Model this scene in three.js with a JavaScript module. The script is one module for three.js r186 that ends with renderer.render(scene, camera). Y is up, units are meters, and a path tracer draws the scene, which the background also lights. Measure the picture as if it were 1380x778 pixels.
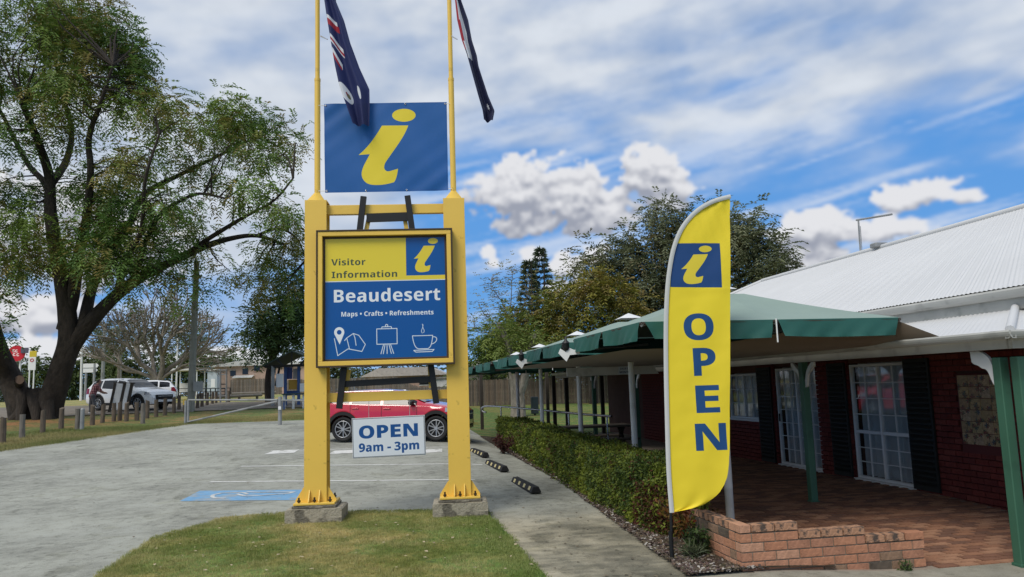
import * as THREE from 'three';
import { mergeGeometries } from 'three/addons/utils/BufferGeometryUtils.js';
import { RoundedBoxGeometry } from 'three/addons/geometries/RoundedBoxGeometry.js';
import { MarchingCubes } from 'three/addons/objects/MarchingCubes.js';
import { ImprovedNoise } from 'three/addons/math/ImprovedNoise.js';

// ---------- camera, sky, sun, exposure ----------
const V = (x, y, z) => new THREE.Vector3(x, y, z), DEG = Math.PI / 180;
const scene = new THREE.Scene();
const EYE = 1.8, FOCAL = 1036;                        // focal length in pixels of a 1380 wide picture
const camera = new THREE.PerspectiveCamera(2 * Math.atan(389 / FOCAL) / DEG, 1024 / 577, 0.1, 3000);
camera.position.set(0, EYE, 0);
camera.rotation.order = 'YXZ';
camera.rotation.set(7.21 * DEG, -10.1 * DEG, -1.8 * DEG);
camera.updateMatrixWorld(true);
const renderer = new THREE.WebGLRenderer({ antialias: true });
renderer.toneMapping = THREE.LinearToneMapping;
renderer.toneMappingExposure = 1.28;
renderer.shadowMap.enabled = true;
renderer.setSize(1024, 577);

const sun = new THREE.DirectionalLight(new THREE.Color(1, 0.94, 0.84), 1.8);
sun.name = 'sun';
sun.position.set(-30, 54, 18);
sun.target.position.set(0, 0, -14);
sun.castShadow = true; sun.shadow.radius = 50; sun.shadow.mapSize.set(2048, 2048);
Object.assign(sun.shadow.camera, { left: -45, right: 45, top: 45, bottom: -45, near: 1, far: 160 });
scene.add(sun, sun.target);

const IN = new ImprovedNoise();
function fbm3(x, y, z, oct) { let s = 0, a = 0.5, n = 0; for (let i = 0; i < oct; i++) { s += a * IN.noise(x, y, z); n += a; a *= 0.5; x = x * 2.03 + 7.1; y = y * 2.03 + 3.7; z = z * 2.03 + 11.3; } return s / n; }
const sstep = (a, b, x) => { const t = Math.min(1, Math.max(0, (x - a) / (b - a))); return t * t * (3 - 2 * t); };
const mix = (a, b, t) => a + (b - a) * t, clamp = (x, a = 0, b = 1) => Math.min(b, Math.max(a, x));
function ray(px, py) { return V((px - 690) / FOCAL, -(py - 389) / FOCAL, -1).applyQuaternion(camera.quaternion); }
const HEADING = -10.1 * DEG;
function azel(px, py) { const d = ray(px, py).normalize(); return [(Math.atan2(d.x, -d.z) + HEADING) / DEG, Math.asin(d.y) / DEG]; }
// cumulus clouds: puffs [x, y, half width, half height] read off the photograph and kept as directions in the sky
const puffs = [
  [[640, 262, 60, 38], [700, 262, 62, 52], [770, 265, 65, 55], [720, 300, 60, 28], [830, 285, 40, 38], [868, 240, 44, 42], [905, 262, 42, 34], [800, 305, 60, 20]],
  [[1100, 305, 50, 26], [1075, 318, 45, 20], [1135, 312, 30, 18], [1190, 310, 40, 20], [1240, 308, 35, 18], [1085, 352, 50, 26], [1130, 368, 45, 20], [1280, 318, 35, 14]],
  [[1215, 270, 32, 20], [1250, 262, 36, 18], [1292, 268, 30, 12]],
  [[658, 342, 11, 11], [666, 354, 8, 10]],
  [[718, 345, 20, 16], [765, 360, 26, 22], [800, 345, 28, 18], [770, 395, 40, 24]],
  [[40, 425, 80, 30], [-60, 410, 90, 40], [110, 330, 120, 70], [-20, 320, 90, 70]],
  [[20, 482, 60, 22], [80, 478, 55, 20], [130, 485, 50, 18], [180, 480, 60, 20], [300, 478, 42, 12], [345, 482, 40, 10], [-60, 480, 60, 20], [230, 484, 60, 18], [420, 490, 60, 14]],
].map((c) => c.map(([x, y, w, h]) => [...azel(x, y), w / 18.1, h / 18.1]));
function skyTexture() {
  const W = 2048, H = 1024, data = new Float32Array(W * H * 4);
  for (let row = 0; row < H; row++) {
    const el = ((row + 0.5) / H - 0.5) * Math.PI, y = Math.sin(el), c = Math.cos(el), e = el / DEG;
    for (let col = 0; col < W; col++) {
      const th = ((col + 0.5) / W - 0.5) * 2 * Math.PI, x = Math.cos(th) * c, z = Math.sin(th) * c, o = (row * W + col) * 4;
      let r = 0.16, g = 0.16, b = 0.15;
      if (y > -0.01) {
        const up = clamp(e / 45);
        r = mix(0.16, 0.042, Math.pow(up, 0.45)); g = mix(0.365, 0.188, Math.pow(up, 0.45)); b = mix(0.66, 0.525, Math.pow(up, 0.45));
        let a = (Math.atan2(x, -z) + HEADING) / DEG; if (a < -180) a += 360;
        const wx = x * 1.6, wy = y * 2.6 - (x * 0.98 + z * 0.17) * 0.3, wz = z * 1.6, wv = y * 3.4 - (x * 0.98 + z * 0.17) * 0.72;
        // thin sheets of high cloud, drawn out along a slant
        const n = fbm3(wx * 1.9 + 3, wy * 3.0, wz * 1.9, 5), n2 = fbm3(wx * 4.5 + 9, wy * 7.5, wz * 4.5, 5), n4 = fbm3(x * 13 + 2, y * 26, z * 13 + 5, 5);
        let edge = a < -14 ? 7 : mix(7, 18, sstep(-14, -4, a)); if (a > 40) edge = mix(18, 12, sstep(40, 80, a)); if (a < -60) edge = 10;
        let cov = sstep(edge - 5, edge + 3.5, e + n * 9 + n2 * 6);
        const heavy = sstep(5, -16, a); // denser to the left
        cov *= clamp(mix(0.86, 0.97, heavy) + n2 * mix(0.42, 0.2, heavy) + n * 0.3 + n4 * 0.3);
        const lum = mix(clamp(0.60 + n * 0.6 + n2 * 0.6 + n4 * 0.75), 0.74 + n4 * 0.5 + n2 * 0.25, heavy * 0.55);
        r = mix(r, mix(0.31, 0.545, lum), cov); g = mix(g, mix(0.362, 0.585, lum), cov); b = mix(b, mix(0.445, 0.645, lum), cov);
        // wisps
        const s = fbm3(wx * 2.4 + 20, wv * 12 + 2, wz * 2.4, 6), s2 = fbm3(wx * 6, wv * 34 + 2, wz * 6, 4), wisp = sstep(-0.04, 0.42, s + s2 * 0.35) * 0.66 * sstep(2, 7, e) * (1 - cov * 0.6);
        r = mix(r, 0.54, wisp); g = mix(g, 0.59, wisp); b = mix(b, 0.67, wisp);
        // cumulus
        if (e < 24 && Math.abs(a) < 50) for (const cloud of puffs) {
          let near = false; for (const [pa, pe, pw, ph] of cloud) if (((a - pa) / pw) ** 2 + ((e - pe) / ph) ** 2 < 2.8) near = true;
          if (!near) continue;
          const dens = (ee) => { let d = -9; for (const [pa, pe, pw, ph] of cloud) d = Math.max(d, 1 - ((a - pa) / pw) ** 2 - ((ee - pe) / ph) ** 2 * (ee < pe ? 1.9 : 1)); const yy = Math.sin(ee * DEG); return d + 0.15 + 1.5 * fbm3(x * 12, yy * 15, z * 12, 3) - 1.44 * Math.abs(fbm3(x * 30 + 5, yy * 34, z * 30, 5)) + 1.1 * fbm3(x * 62 + 5, yy * 80, z * 62, 3); };
          const d0 = dens(e), d1 = dens(e + 0.55), d2 = dens(e + 1.8), al = sstep(-0.04, 0.3, d0);
          const li = clamp(0.44 + (d0 - d1) * 0.55 + (d0 - d2) * 0.36 - clamp(d0) * 0.14);
          r = mix(r, mix(0.26, 0.605, li), al); g = mix(g, mix(0.28, 0.61, li), al); b = mix(b, mix(0.34, 0.635, li), al);
        }
        const haze = 1 - sstep(-1, 4, e); r = mix(r, 0.6, haze * 0.5); g = mix(g, 0.68, haze * 0.5); b = mix(b, 0.76, haze * 0.5);
      }
      data[o] = r; data[o + 1] = g; data[o + 2] = b; data[o + 3] = 1;
    }
  }
  const t = new THREE.DataTexture(data, W, H, THREE.RGBAFormat, THREE.FloatType);
  t.mapping = THREE.EquirectangularReflectionMapping; t.magFilter = THREE.LinearFilter; t.needsUpdate = true;
  return t;
}
scene.background = skyTexture();
scene.environment = scene.background;

// ---------- helpers ----------
let seedState = 12345;
function R() { seedState = (seedState + 0x6d2b79f5) | 0; let t = Math.imul(seedState ^ (seedState >>> 15), 1 | seedState); t = (t + Math.imul(t ^ (t >>> 7), 61 | t)) ^ t; return ((t ^ (t >>> 14)) >>> 0) / 4294967296; }
const rr = (a, b) => a + (b - a) * R(), pick = (a) => a[Math.floor(R() * a.length)];
// height of the ground: the car park climbs gently away from the street, the path and the building lie level
function T(x, z) {
  const f = -z, lift = f < 12 ? 0 : f < 45 ? 0.035 * (f - 12) : f < 90 ? 1.155 + 0.012 * (f - 45) : 1.695 + 0.0004 * (f - 90);
  const level = 0.43 * sstep(16, 52, f), w = sstep(1.5, 4.2, x);
  return mix(lift, level, w) - 0.1 * sstep(3.3, 5.3, x) * (1 - sstep(6.7, 11, f));
}
const at = (px, py, d) => ray(px, py).multiplyScalar(d).add(camera.position);
function G(px, py, off = 0) { const r = ray(px, py); let lo = 1, hi = 400; for (let i = 0; i < 60; i++) { const m = (lo + hi) / 2, p = r.clone().multiplyScalar(m).add(camera.position); if (p.y > T(p.x, p.z) + off) lo = m; else hi = m; } return r.multiplyScalar(lo).add(camera.position); }
function onX(px, py, X) { const r = ray(px, py); return r.multiplyScalar(X / r.x).add(camera.position); }
function onZ(px, py, Z) { const r = ray(px, py); return r.multiplyScalar(Z / r.z).add(camera.position); }
const onGround = (p, off = 0) => V(p.x, T(p.x, p.z) + off, p.z);

const used = new Map();
function numbered(n) { const k = used.get(n) ?? 0; used.set(n, k + 1); return k ? n + '_' + String(k).padStart(3, '0') : n; }
function tag(o, label, category, group, kind) { if (label) o.userData.label = label; if (category) o.userData.category = category; if (group) o.userData.group = group; if (kind) o.userData.kind = kind; return o; }
function thing(name, label, category, p = V(0, 0, 0), turn = 0, group) { const o = new THREE.Group(); o.name = numbered(name); o.position.copy(p); o.rotation.y = turn; scene.add(o); return tag(o, label, category, group); }
function part(name, geo, m, parent, kind) { const o = new THREE.Mesh(geo, m); o.name = name; o.castShadow = o.receiveShadow = true; parent.add(o); if (kind) o.userData.kind = kind; return o; }
function struct(name, geo, m, kind = 'structure', label) { const o = part(numbered(name), geo, m, scene, kind); if (label) o.userData.label = label; return o; }
function copyThing(src, name, label, p, turn) { const c = src.clone(); c.userData = { ...src.userData }; c.name = numbered(name); if (label) c.userData.label = label; if (p) c.position.copy(p); if (turn !== undefined) c.rotation.y = turn; scene.add(c); return c; }

function boxUV(g) { // uv in metres, by the way each face points
  const p = g.attributes.position, n = g.attributes.normal, uv = new Float32Array(p.count * 2);
  for (let i = 0; i < p.count; i++) {
    const ax = Math.abs(n.getX(i)), ay = Math.abs(n.getY(i)), az = Math.abs(n.getZ(i));
    if (ay >= ax && ay >= az) { uv[2 * i] = p.getX(i); uv[2 * i + 1] = p.getZ(i); } else if (ax >= az) { uv[2 * i] = p.getZ(i); uv[2 * i + 1] = p.getY(i); } else { uv[2 * i] = p.getX(i); uv[2 * i + 1] = p.getY(i); }
  }
  g.setAttribute('uv', new THREE.BufferAttribute(uv, 2)); return g;
}
const M4 = (p, e, s) => new THREE.Matrix4().compose(p, e instanceof THREE.Quaternion ? e : new THREE.Quaternion().setFromEuler(e ?? new THREE.Euler()), s ?? V(1, 1, 1));
class MB {
  constructor() { this.list = []; }
  add(g, m, keepUV) { g = g.index ? g.toNonIndexed() : g.clone(); for (const k of Object.keys(g.attributes)) if (!['position', 'normal', 'uv'].includes(k)) g.deleteAttribute(k); if (!g.attributes.normal) g.computeVertexNormals(); if (!keepUV) boxUV(g); if (m) g.applyMatrix4(m); g.clearGroups?.(); this.list.push(g); return this; }
  box(w, h, d, x, y, z, e) { return this.add(new THREE.BoxGeometry(w, h, d), M4(V(x, y, z), e)); }
  rbox(w, h, d, x, y, z, r = 0.01, e) { return this.add(new RoundedBoxGeometry(w, h, d, 1, Math.min(r, w / 2.01, h / 2.01, d / 2.01)), M4(V(x, y, z), e)); }
  rod(a, b, r, r2 = r, seg = 10) { const l = a.distanceTo(b); return this.add(new THREE.CylinderGeometry(r2, r, l, seg, 1), M4(a.clone().add(b).multiplyScalar(0.5), new THREE.Quaternion().setFromUnitVectors(V(0, 1, 0), b.clone().sub(a).normalize()))); }
  bar(a, b, w, d) { const l = a.distanceTo(b), q = new THREE.Quaternion().setFromUnitVectors(V(0, 1, 0), b.clone().sub(a).normalize()); return this.add(new THREE.BoxGeometry(w, l, d), M4(a.clone().add(b).multiplyScalar(0.5), q)); }
  tube(pts, r, seg = 8, n) { return this.add(new THREE.TubeGeometry(new THREE.CatmullRomCurve3(pts), n ?? pts.length * 4, r, seg)); }
  quad(a, b, c, d, nu = 1, nv = 1, f) { return this.add(quadGeo(a, b, c, d, nu, nv, f)); }
  prism(pts, depth, m, bevel = 0) { const s = new THREE.Shape(pts.map(([x, y]) => new THREE.Vector2(x, y))); return this.add(new THREE.ExtrudeGeometry(s, { depth, bevelEnabled: bevel > 0, bevelSize: bevel, bevelThickness: bevel, bevelSegments: 1, curveSegments: 8 }), m); }
  geo() { return this.list.length === 1 ? this.list[0] : mergeGeometries(this.list); }
  build(name, m, parent, kind) { return part(name, this.geo(), m, parent, kind); }
}
const mb = () => new MB();
function quadGeo(a, b, c, d, nu, nv, f) { // a b c d go round; u from a to b, v from a to d
  const pos = [], uv = [], idx = [];
  for (let j = 0; j <= nv; j++) for (let i = 0; i <= nu; i++) {
    const u = i / nu, v = j / nv, p = a.clone().lerp(b, u).lerp(d.clone().lerp(c, u), v);
    if (f) f(p, u, v);
    pos.push(p.x, p.y, p.z); uv.push(u, v);
  }
  for (let j = 0; j < nv; j++) for (let i = 0; i < nu; i++) { const k = j * (nu + 1) + i; idx.push(k, k + 1, k + nu + 2, k, k + nu + 2, k + nu + 1); }
  const g = new THREE.BufferGeometry(); g.setAttribute('position', new THREE.Float32BufferAttribute(pos, 3)); g.setAttribute('uv', new THREE.Float32BufferAttribute(uv, 2)); g.setIndex(idx); g.computeVertexNormals(); return g;
}
function sheet(nu, nv, f) { return quadGeo(V(0, 0, 0), V(1, 0, 0), V(1, 1, 0), V(0, 1, 0), nu, nv, (p, u, v) => f(p, u, v)); }
function groundUV(g) { const p = g.attributes.position, uv = new Float32Array(p.count * 2); for (let i = 0; i < p.count; i++) { uv[2 * i] = p.getX(i); uv[2 * i + 1] = p.getZ(i); } g.setAttribute('uv', new THREE.BufferAttribute(uv, 2)); return g; }
function tint(g, f) { const p = g.attributes.position, c = new Float32Array(p.count * 3), v = V(0, 0, 0); for (let i = 0; i < p.count; i++) { v.fromBufferAttribute(p, i); const k = f(v, i); c[3 * i] = k[0]; c[3 * i + 1] = k[1]; c[3 * i + 2] = k[2]; } g.setAttribute('color', new THREE.BufferAttribute(c, 3)); return g; }

// ---------- textures and materials ----------
const lin2s = (x) => Math.round(255 * clamp(x <= 0.0031308 ? x * 12.92 : 1.055 * Math.pow(x, 1 / 2.4) - 0.055));
function hash2(x, y, s) { let h = Math.imul(x, 374761393) ^ Math.imul(y, 668265263) ^ Math.imul(s, 2147483647); h = Math.imul(h ^ (h >>> 13), 1274126177); return ((h ^ (h >>> 16)) >>> 0) / 4294967296; }
function pnoise(x, y, per, s) { const xi = Math.floor(x), yi = Math.floor(y), fx = x - xi, fy = y - yi, u = fx * fx * (3 - 2 * fx), v = fy * fy * (3 - 2 * fy), m = (a) => ((a % per) + per) % per; return mix(mix(hash2(m(xi), m(yi), s), hash2(m(xi + 1), m(yi), s), u), mix(hash2(m(xi), m(yi + 1), s), hash2(m(xi + 1), m(yi + 1), s), u), v); }
function pfbm(u, v, per, oct, s, sx = 1) { let t = 0, a = 0.5, n = 0; for (let i = 0; i < oct; i++) { t += a * pnoise(u * per * sx, v * per, per * Math.max(1, sx), s + i); n += a; a *= 0.55; per *= 2; } return t / n; }
function tex(size, metres, f, color = true) { // f gives linear rgb, tiles every `metres`
  const d = new Uint8Array(size * size * 4);
  for (let y = 0; y < size; y++) for (let x = 0; x < size; x++) { const c = f(x / size, y / size), o = (y * size + x) * 4; for (let k = 0; k < 3; k++) d[o + k] = color ? lin2s(c[k]) : Math.round(255 * clamp(c[k])); d[o + 3] = 255; }
  const t = new THREE.DataTexture(d, size, size); t.wrapS = t.wrapT = THREE.RepeatWrapping; t.magFilter = THREE.LinearFilter; if (color) t.colorSpace = THREE.SRGBColorSpace; t.repeat.set(1 / metres, 1 / metres); t.needsUpdate = true; return t;
}
const grey = (v) => [v, v, v];
const grainTex = tex(512, 1.1, (u, v) => grey(0.80 + 0.34 * (pfbm(u, v, 6, 5, 3) - 0.5) + 0.16 * (hash2(u * 512, v * 512, 9) - 0.5)));
const fineBump = tex(512, 0.5, (u, v) => grey(pfbm(u, v, 24, 4, 17)), false);
const weatherTex = tex(512, 2.3, (u, v) => { const a = pfbm(u, v, 5, 5, 31), b = sstep(0.55, 0.75, pfbm(u, v, 9, 5, 47)); return grey(0.92 - 0.3 * (a - 0.4) - 0.18 * b); });
const concreteTex = tex(1024, 5.2, (u, v) => { const a = pfbm(u, v, 4, 6, 61), b = pfbm(u, v, 40, 3, 71), s = sstep(0.62, 0.78, pfbm(u, v, 14, 4, 81)), w = hash2(u * 1024, v * 1024, 5); const g2 = sstep(0.66, 0.8, pfbm(u, v, 90, 2, 77)), k = 0.88 + 0.62 * (a - 0.5) + 0.46 * (b - 0.5) + 0.34 * (w - 0.5) - 0.16 * s - 0.22 * g2; return [k, k * 0.995, k * (0.97 - 0.04 * s)]; });
const grassTex = tex(1024, 3.7, (u, v) => { const a = pfbm(u, v, 5, 5, 91), b = pfbm(u, v, 60, 3, 95), w = hash2(u * 1024, v * 1024, 7), dry = sstep(0.4, 0.64, a + 0.35 * (b - 0.5)); const k = 0.62 + 0.8 * (b - 0.4) + 0.5 * (w - 0.5); return [mix(0.62, 1.25, dry) * k, mix(0.95, 1.02, dry) * k, mix(0.52, 0.8, dry) * k]; });
const barkTex = tex(512, 1.6, (u, v) => { const a = pfbm(u, v, 5, 5, 101, 4), b = pfbm(u, v, 24, 3, 105); return grey(0.35 + 1.1 * Math.pow(a, 1.4) * (0.7 + 0.6 * b)); });
const barkBump = tex(512, 1.6, (u, v) => grey(pfbm(u, v, 5, 5, 101, 4)), false);
const woodTex = tex(512, 1.3, (u, v) => { const a = pfbm(u, v, 4, 5, 111, 14); return grey(0.55 + 0.8 * (a - 0.1)); });
const clothTex = tex(512, 1.7, (u, v) => grey(0.94 + 0.16 * (pfbm(u, v, 5, 5, 121) - 0.5) + 0.05 * (hash2(u * 512, v * 512, 3) - 0.5)));
function mat(r, g, b, rough = 0.7, o = {}) { const m = new (o.physical ? THREE.MeshPhysicalMaterial : THREE.MeshStandardMaterial)({ roughness: rough, metalness: o.metal ?? 0, side: THREE.DoubleSide }); m.color.setRGB(r, g, b); const { physical, metal, ...rest } = o; m.setValues(rest); return m; }
const M = {
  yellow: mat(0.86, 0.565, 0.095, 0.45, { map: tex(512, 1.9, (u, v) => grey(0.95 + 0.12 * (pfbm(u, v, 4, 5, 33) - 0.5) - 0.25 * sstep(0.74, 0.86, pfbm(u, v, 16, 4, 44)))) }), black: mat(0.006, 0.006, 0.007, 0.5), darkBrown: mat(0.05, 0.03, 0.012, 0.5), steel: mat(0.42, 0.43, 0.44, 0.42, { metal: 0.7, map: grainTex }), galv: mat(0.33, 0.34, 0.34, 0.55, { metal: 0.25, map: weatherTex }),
  concrete: mat(0.36, 0.33, 0.29, 0.93, { map: concreteTex, bumpMap: fineBump, bumpScale: 0.004 }), footing: mat(0.36, 0.325, 0.25, 0.95, { map: tex(512, 0.9, (u, v) => { const s = sstep(0.45, 0.62, pfbm(u, v, 5, 5, 141)); return grey(1.0 - 0.62 * s + 0.4 * (pfbm(u, v, 30, 3, 144) - 0.5)); }), bumpMap: fineBump, bumpScale: 0.012 }),
  white: mat(0.72, 0.72, 0.70, 0.5, { map: weatherTex }), whitePlain: mat(0.78, 0.79, 0.79, 0.45), roofWhite: mat(0.60, 0.605, 0.61, 0.6, { map: tex(256, 3.1, (u, v) => grey(0.96 + 0.10 * (pfbm(u, v, 4, 5, 37) - 0.5))) }), gutter: mat(0.50, 0.50, 0.47, 0.5, { map: weatherTex }),
  greenPost: mat(0.045, 0.14, 0.085, 0.55, { map: weatherTex }), mortar: mat(0.30, 0.25, 0.19, 0.95, { map: grainTex }), darkMortar: mat(0.13, 0.06, 0.045, 0.95, { map: grainTex }),
  glass: mat(0.9, 0.93, 0.94, 0.04, { physical: true, transmission: 1, thickness: 0, ior: 1.5 }), darkGlass: mat(0.012, 0.014, 0.016, 0.06, { physical: true, specularIntensity: 1 }), curtain: mat(0.62, 0.63, 0.65, 0.95),
  rubber: mat(0.012, 0.012, 0.013, 0.75, { map: grainTex }), chrome: mat(0.55, 0.56, 0.58, 0.25, { metal: 0.9 }), rim: mat(0.42, 0.43, 0.45, 0.35, { metal: 0.6 }), timber: mat(0.135, 0.105, 0.078, 0.92, { map: woodTex }), greyTimber: mat(0.20, 0.18, 0.155, 0.92, { map: woodTex }), darkTimber: mat(0.05, 0.04, 0.03, 0.85, { map: woodTex }),
  bark: mat(0.048, 0.037, 0.028, 0.98, { map: barkTex, bumpMap: barkBump, bumpScale: 0.06 }), paleBark: mat(0.30, 0.265, 0.22, 0.98, { map: barkTex, bumpMap: barkBump, bumpScale: 0.03 }), canopy: mat(0.25, 0.335, 0.295, 0.78, { map: clothTex }), valance: mat(0.012, 0.098, 0.078, 0.6, { map: clothTex }),
  leaf: mat(1, 1, 1, 0.6, { physical: true, vertexColors: true, transmission: 0.32, thickness: 0, specularIntensity: 0.5 }), paint: mat(0.72, 0.72, 0.68, 0.8, { map: grainTex }),
};
function canvasTex(w, h, draw) { const c = document.createElement('canvas'); c.width = w; c.height = h; draw(c.getContext('2d'), w, h); const t = new THREE.CanvasTexture(c); t.colorSpace = THREE.SRGBColorSpace; t.magFilter = THREE.LinearFilter; return t; }
// the slanted letter i of the information sign, in a box 200 wide and 265 high
function infoI(c, x, y, w, h, fill) {
  const s = (px, py) => [x + (px - 262) / 201 * w, y + (py - 385) / 265 * h];
  c.fillStyle = fill; c.beginPath(); c.ellipse(...s(422, 407), 41 / 201 * w, 23 / 265 * h, 0, 0, 7); c.fill();
  c.beginPath(); c.moveTo(...s(345, 443)); c.lineTo(...s(437, 443)); c.bezierCurveTo(...s(420, 490), ...s(385, 530), ...s(356, 570)); c.bezierCurveTo(...s(345, 590), ...s(352, 603), ...s(368, 602)); c.lineTo(...s(399, 594)); c.bezierCurveTo(...s(396, 615), ...s(392, 630), ...s(384, 640));
  c.bezierCurveTo(...s(350, 650), ...s(310, 653), ...s(290, 642)); c.bezierCurveTo(...s(262, 622), ...s(272, 595), ...s(284, 572)); c.lineTo(...s(301, 541)); c.lineTo(...s(262, 543)); c.bezierCurveTo(...s(285, 525), ...s(315, 495), ...s(345, 443)); c.fill();
}

// ---------- ground ----------
const spread = (t, k, p) => Math.sign(t) * k * Math.pow(Math.abs(t), p);
{ // the land: one sheet out to the horizon
  const g = sheet(150, 170, (p, u, v) => { const x = 0.6 + spread(u * 2 - 1, 420, 3.2), z = 24 - 760 * Math.pow(v, 2.3); p.set(x, 0, z); p.y = T(x, z) - (z > -31 && x > -14 && x < 24 ? 0.04 : 0.004); });
  groundUV(g);
  tint(g, (p) => {
    const f = -p.z, n = fbm3(p.x * 0.09, 0, p.z * 0.09, 4), n2 = fbm3(p.x * 0.5, 4, p.z * 0.5, 3);
    let c = [0.15, 0.155, 0.05]; const dry = clamp(0.42 + n * 1.6 + n2 * 0.6); c = [mix(0.155, 0.34, dry), mix(0.185, 0.29, dry), mix(0.05, 0.13, dry)];
    if (p.x > 3) { const k = sstep(3, 8, p.x) * 0.7; c = [mix(c[0], 0.21, k), mix(c[1], 0.24, k), mix(c[2], 0.06, k)]; }
    if (p.x < 2 && f > 47) { const k = sstep(47, 55, f); c = [mix(c[0], 0.50, k), mix(c[1], 0.41, k), mix(c[2], 0.22, k)]; }
    const lit = clamp(1.25 - Math.hypot((p.x + 15) / 6.5, (p.z + 37) / 4.2) + n2 * 0.7) * 0.85; // leaf litter lying under the big tree
    return [mix(c[0], 0.40, lit), mix(c[1], 0.20, lit), mix(c[2], 0.09, lit)];
  });
  const m = mat(1, 1, 1, 0.97, { map: grassTex, vertexColors: true, bumpMap: fineBump, bumpScale: 0.03 });
  struct('ground', g, m, 'structure', 'grassy ground with dry and green patches');
}
const lotFL = G(250, 572), lotL0 = G(0, 608), lotNL = lotL0.clone().add(lotL0.clone().sub(lotFL).multiplyScalar(2.6)), lotFR = G(640, 574);
const patch = (g, base, amp, s) => tint(g, (p) => { const n = fbm3(p.x * s, 2, p.z * s, 5), n2 = fbm3(p.x * s * 5, 8, p.z * s * 5, 4), n3 = fbm3(p.x * s * 0.8, 5, p.z * s * 9, 4), k = 1 + amp * n + amp * 0.6 * n2 + amp * 0.55 * n3; return [base[0] * k, base[1] * k, base[2] * (k - 0.03 * n)]; });
{
  const nl = V(lotNL.x, 0, lotNL.z), nr = V(3.4, 0, -3), fr = V(3.4, 0, lotFR.z + 0.6), fl = V(lotFL.x, 0, lotFL.z);
  const g = groundUV(quadGeo(nl, nr, fr, fl, 90, 120, (p) => { p.y = T(p.x, p.z); }));
  struct('car_park', patch(g, [0.98, 1.0, 0.995], 0.34, 0.35), mat(0.355, 0.355, 0.315, 0.95, { map: concreteTex, vertexColors: true, bumpMap: fineBump, bumpScale: 0.005 }), 'structure', 'pale worn concrete car park');
  const gp = groundUV(sheet(40, 220, (p, u, v) => { const z = -4 - v * 7.8; p.set(mix(1.5, mix(2.88, 3.26, clamp((-z - 7) / 5)), u), 0, z); p.y = T(p.x, z) + 0.006; }));
  tint(gp, (p) => { // grey-green moss and tyre grime over pale worn concrete, in patches and streaks
    const n = fbm3(p.x * 0.9, 2, p.z * 0.5, 5), n2 = fbm3(p.x * 4, 8, p.z * 4, 5), n3 = fbm3(p.x * 1.6, 4, p.z * 9, 4), m = clamp(0.5 + 1.7 * n + 0.9 * n2 + 0.6 * n3);
    const s = 0.35, q = fbm3(p.x * s, 2, p.z * s, 5), k = 1 + 0.34 * q + 0.204 * fbm3(p.x * s * 5, 8, p.z * s * 5, 4) + 0.187 * fbm3(p.x * s * 0.8, 5, p.z * s * 9, 4), f = sstep(9.6, 11.75, -p.z); // runs out into the car park's concrete
    return [mix(mix(1.28, 0.50, m), 0.986 * 0.98 * k, f), mix(mix(1.20, 0.49, m), 1.014 * k, f), mix(mix(1.02, 0.42, m), 1.016 * 0.995 * (k - 0.03 * q), f)];
  });
  struct('footpath', gp, mat(0.36, 0.35, 0.31, 0.95, { map: concreteTex, vertexColors: true, bumpMap: fineBump, bumpScale: 0.006 }), 'structure', 'mottled concrete footpath beside the hedge');
  const gk = groundUV(sheet(50, 16, (p, u, v) => { const x = 2.55 + u * 8, z = -3 - v * 3.93; p.set(x, T(x, z) + 0.011, z); }));
  struct('pavement', patch(gk, [1, 0.97, 0.9], 0.5, 0.8), mat(0.34, 0.33, 0.29, 0.95, { map: concreteTex, vertexColors: true, bumpMap: fineBump, bumpScale: 0.006 }), 'structure', 'concrete pavement in front of the low brick wall');
}
function lawnZ(x) { return x < -1.3 ? mix(-11.95, -12.2, clamp((x + 2.3) / 1)) : mix(-12.2, -11.35, (x + 1.3) / 2.85); }
function lawnXL(z) { return -z > 10.6 ? mix(-2.82, -2.3, sstep(10.6, 11.95, -z)) : -2.82; }
const inLawn = (x, z) => x > lawnXL(z) && x < 1.55 && z > lawnZ(x) && z < -4;
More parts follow.
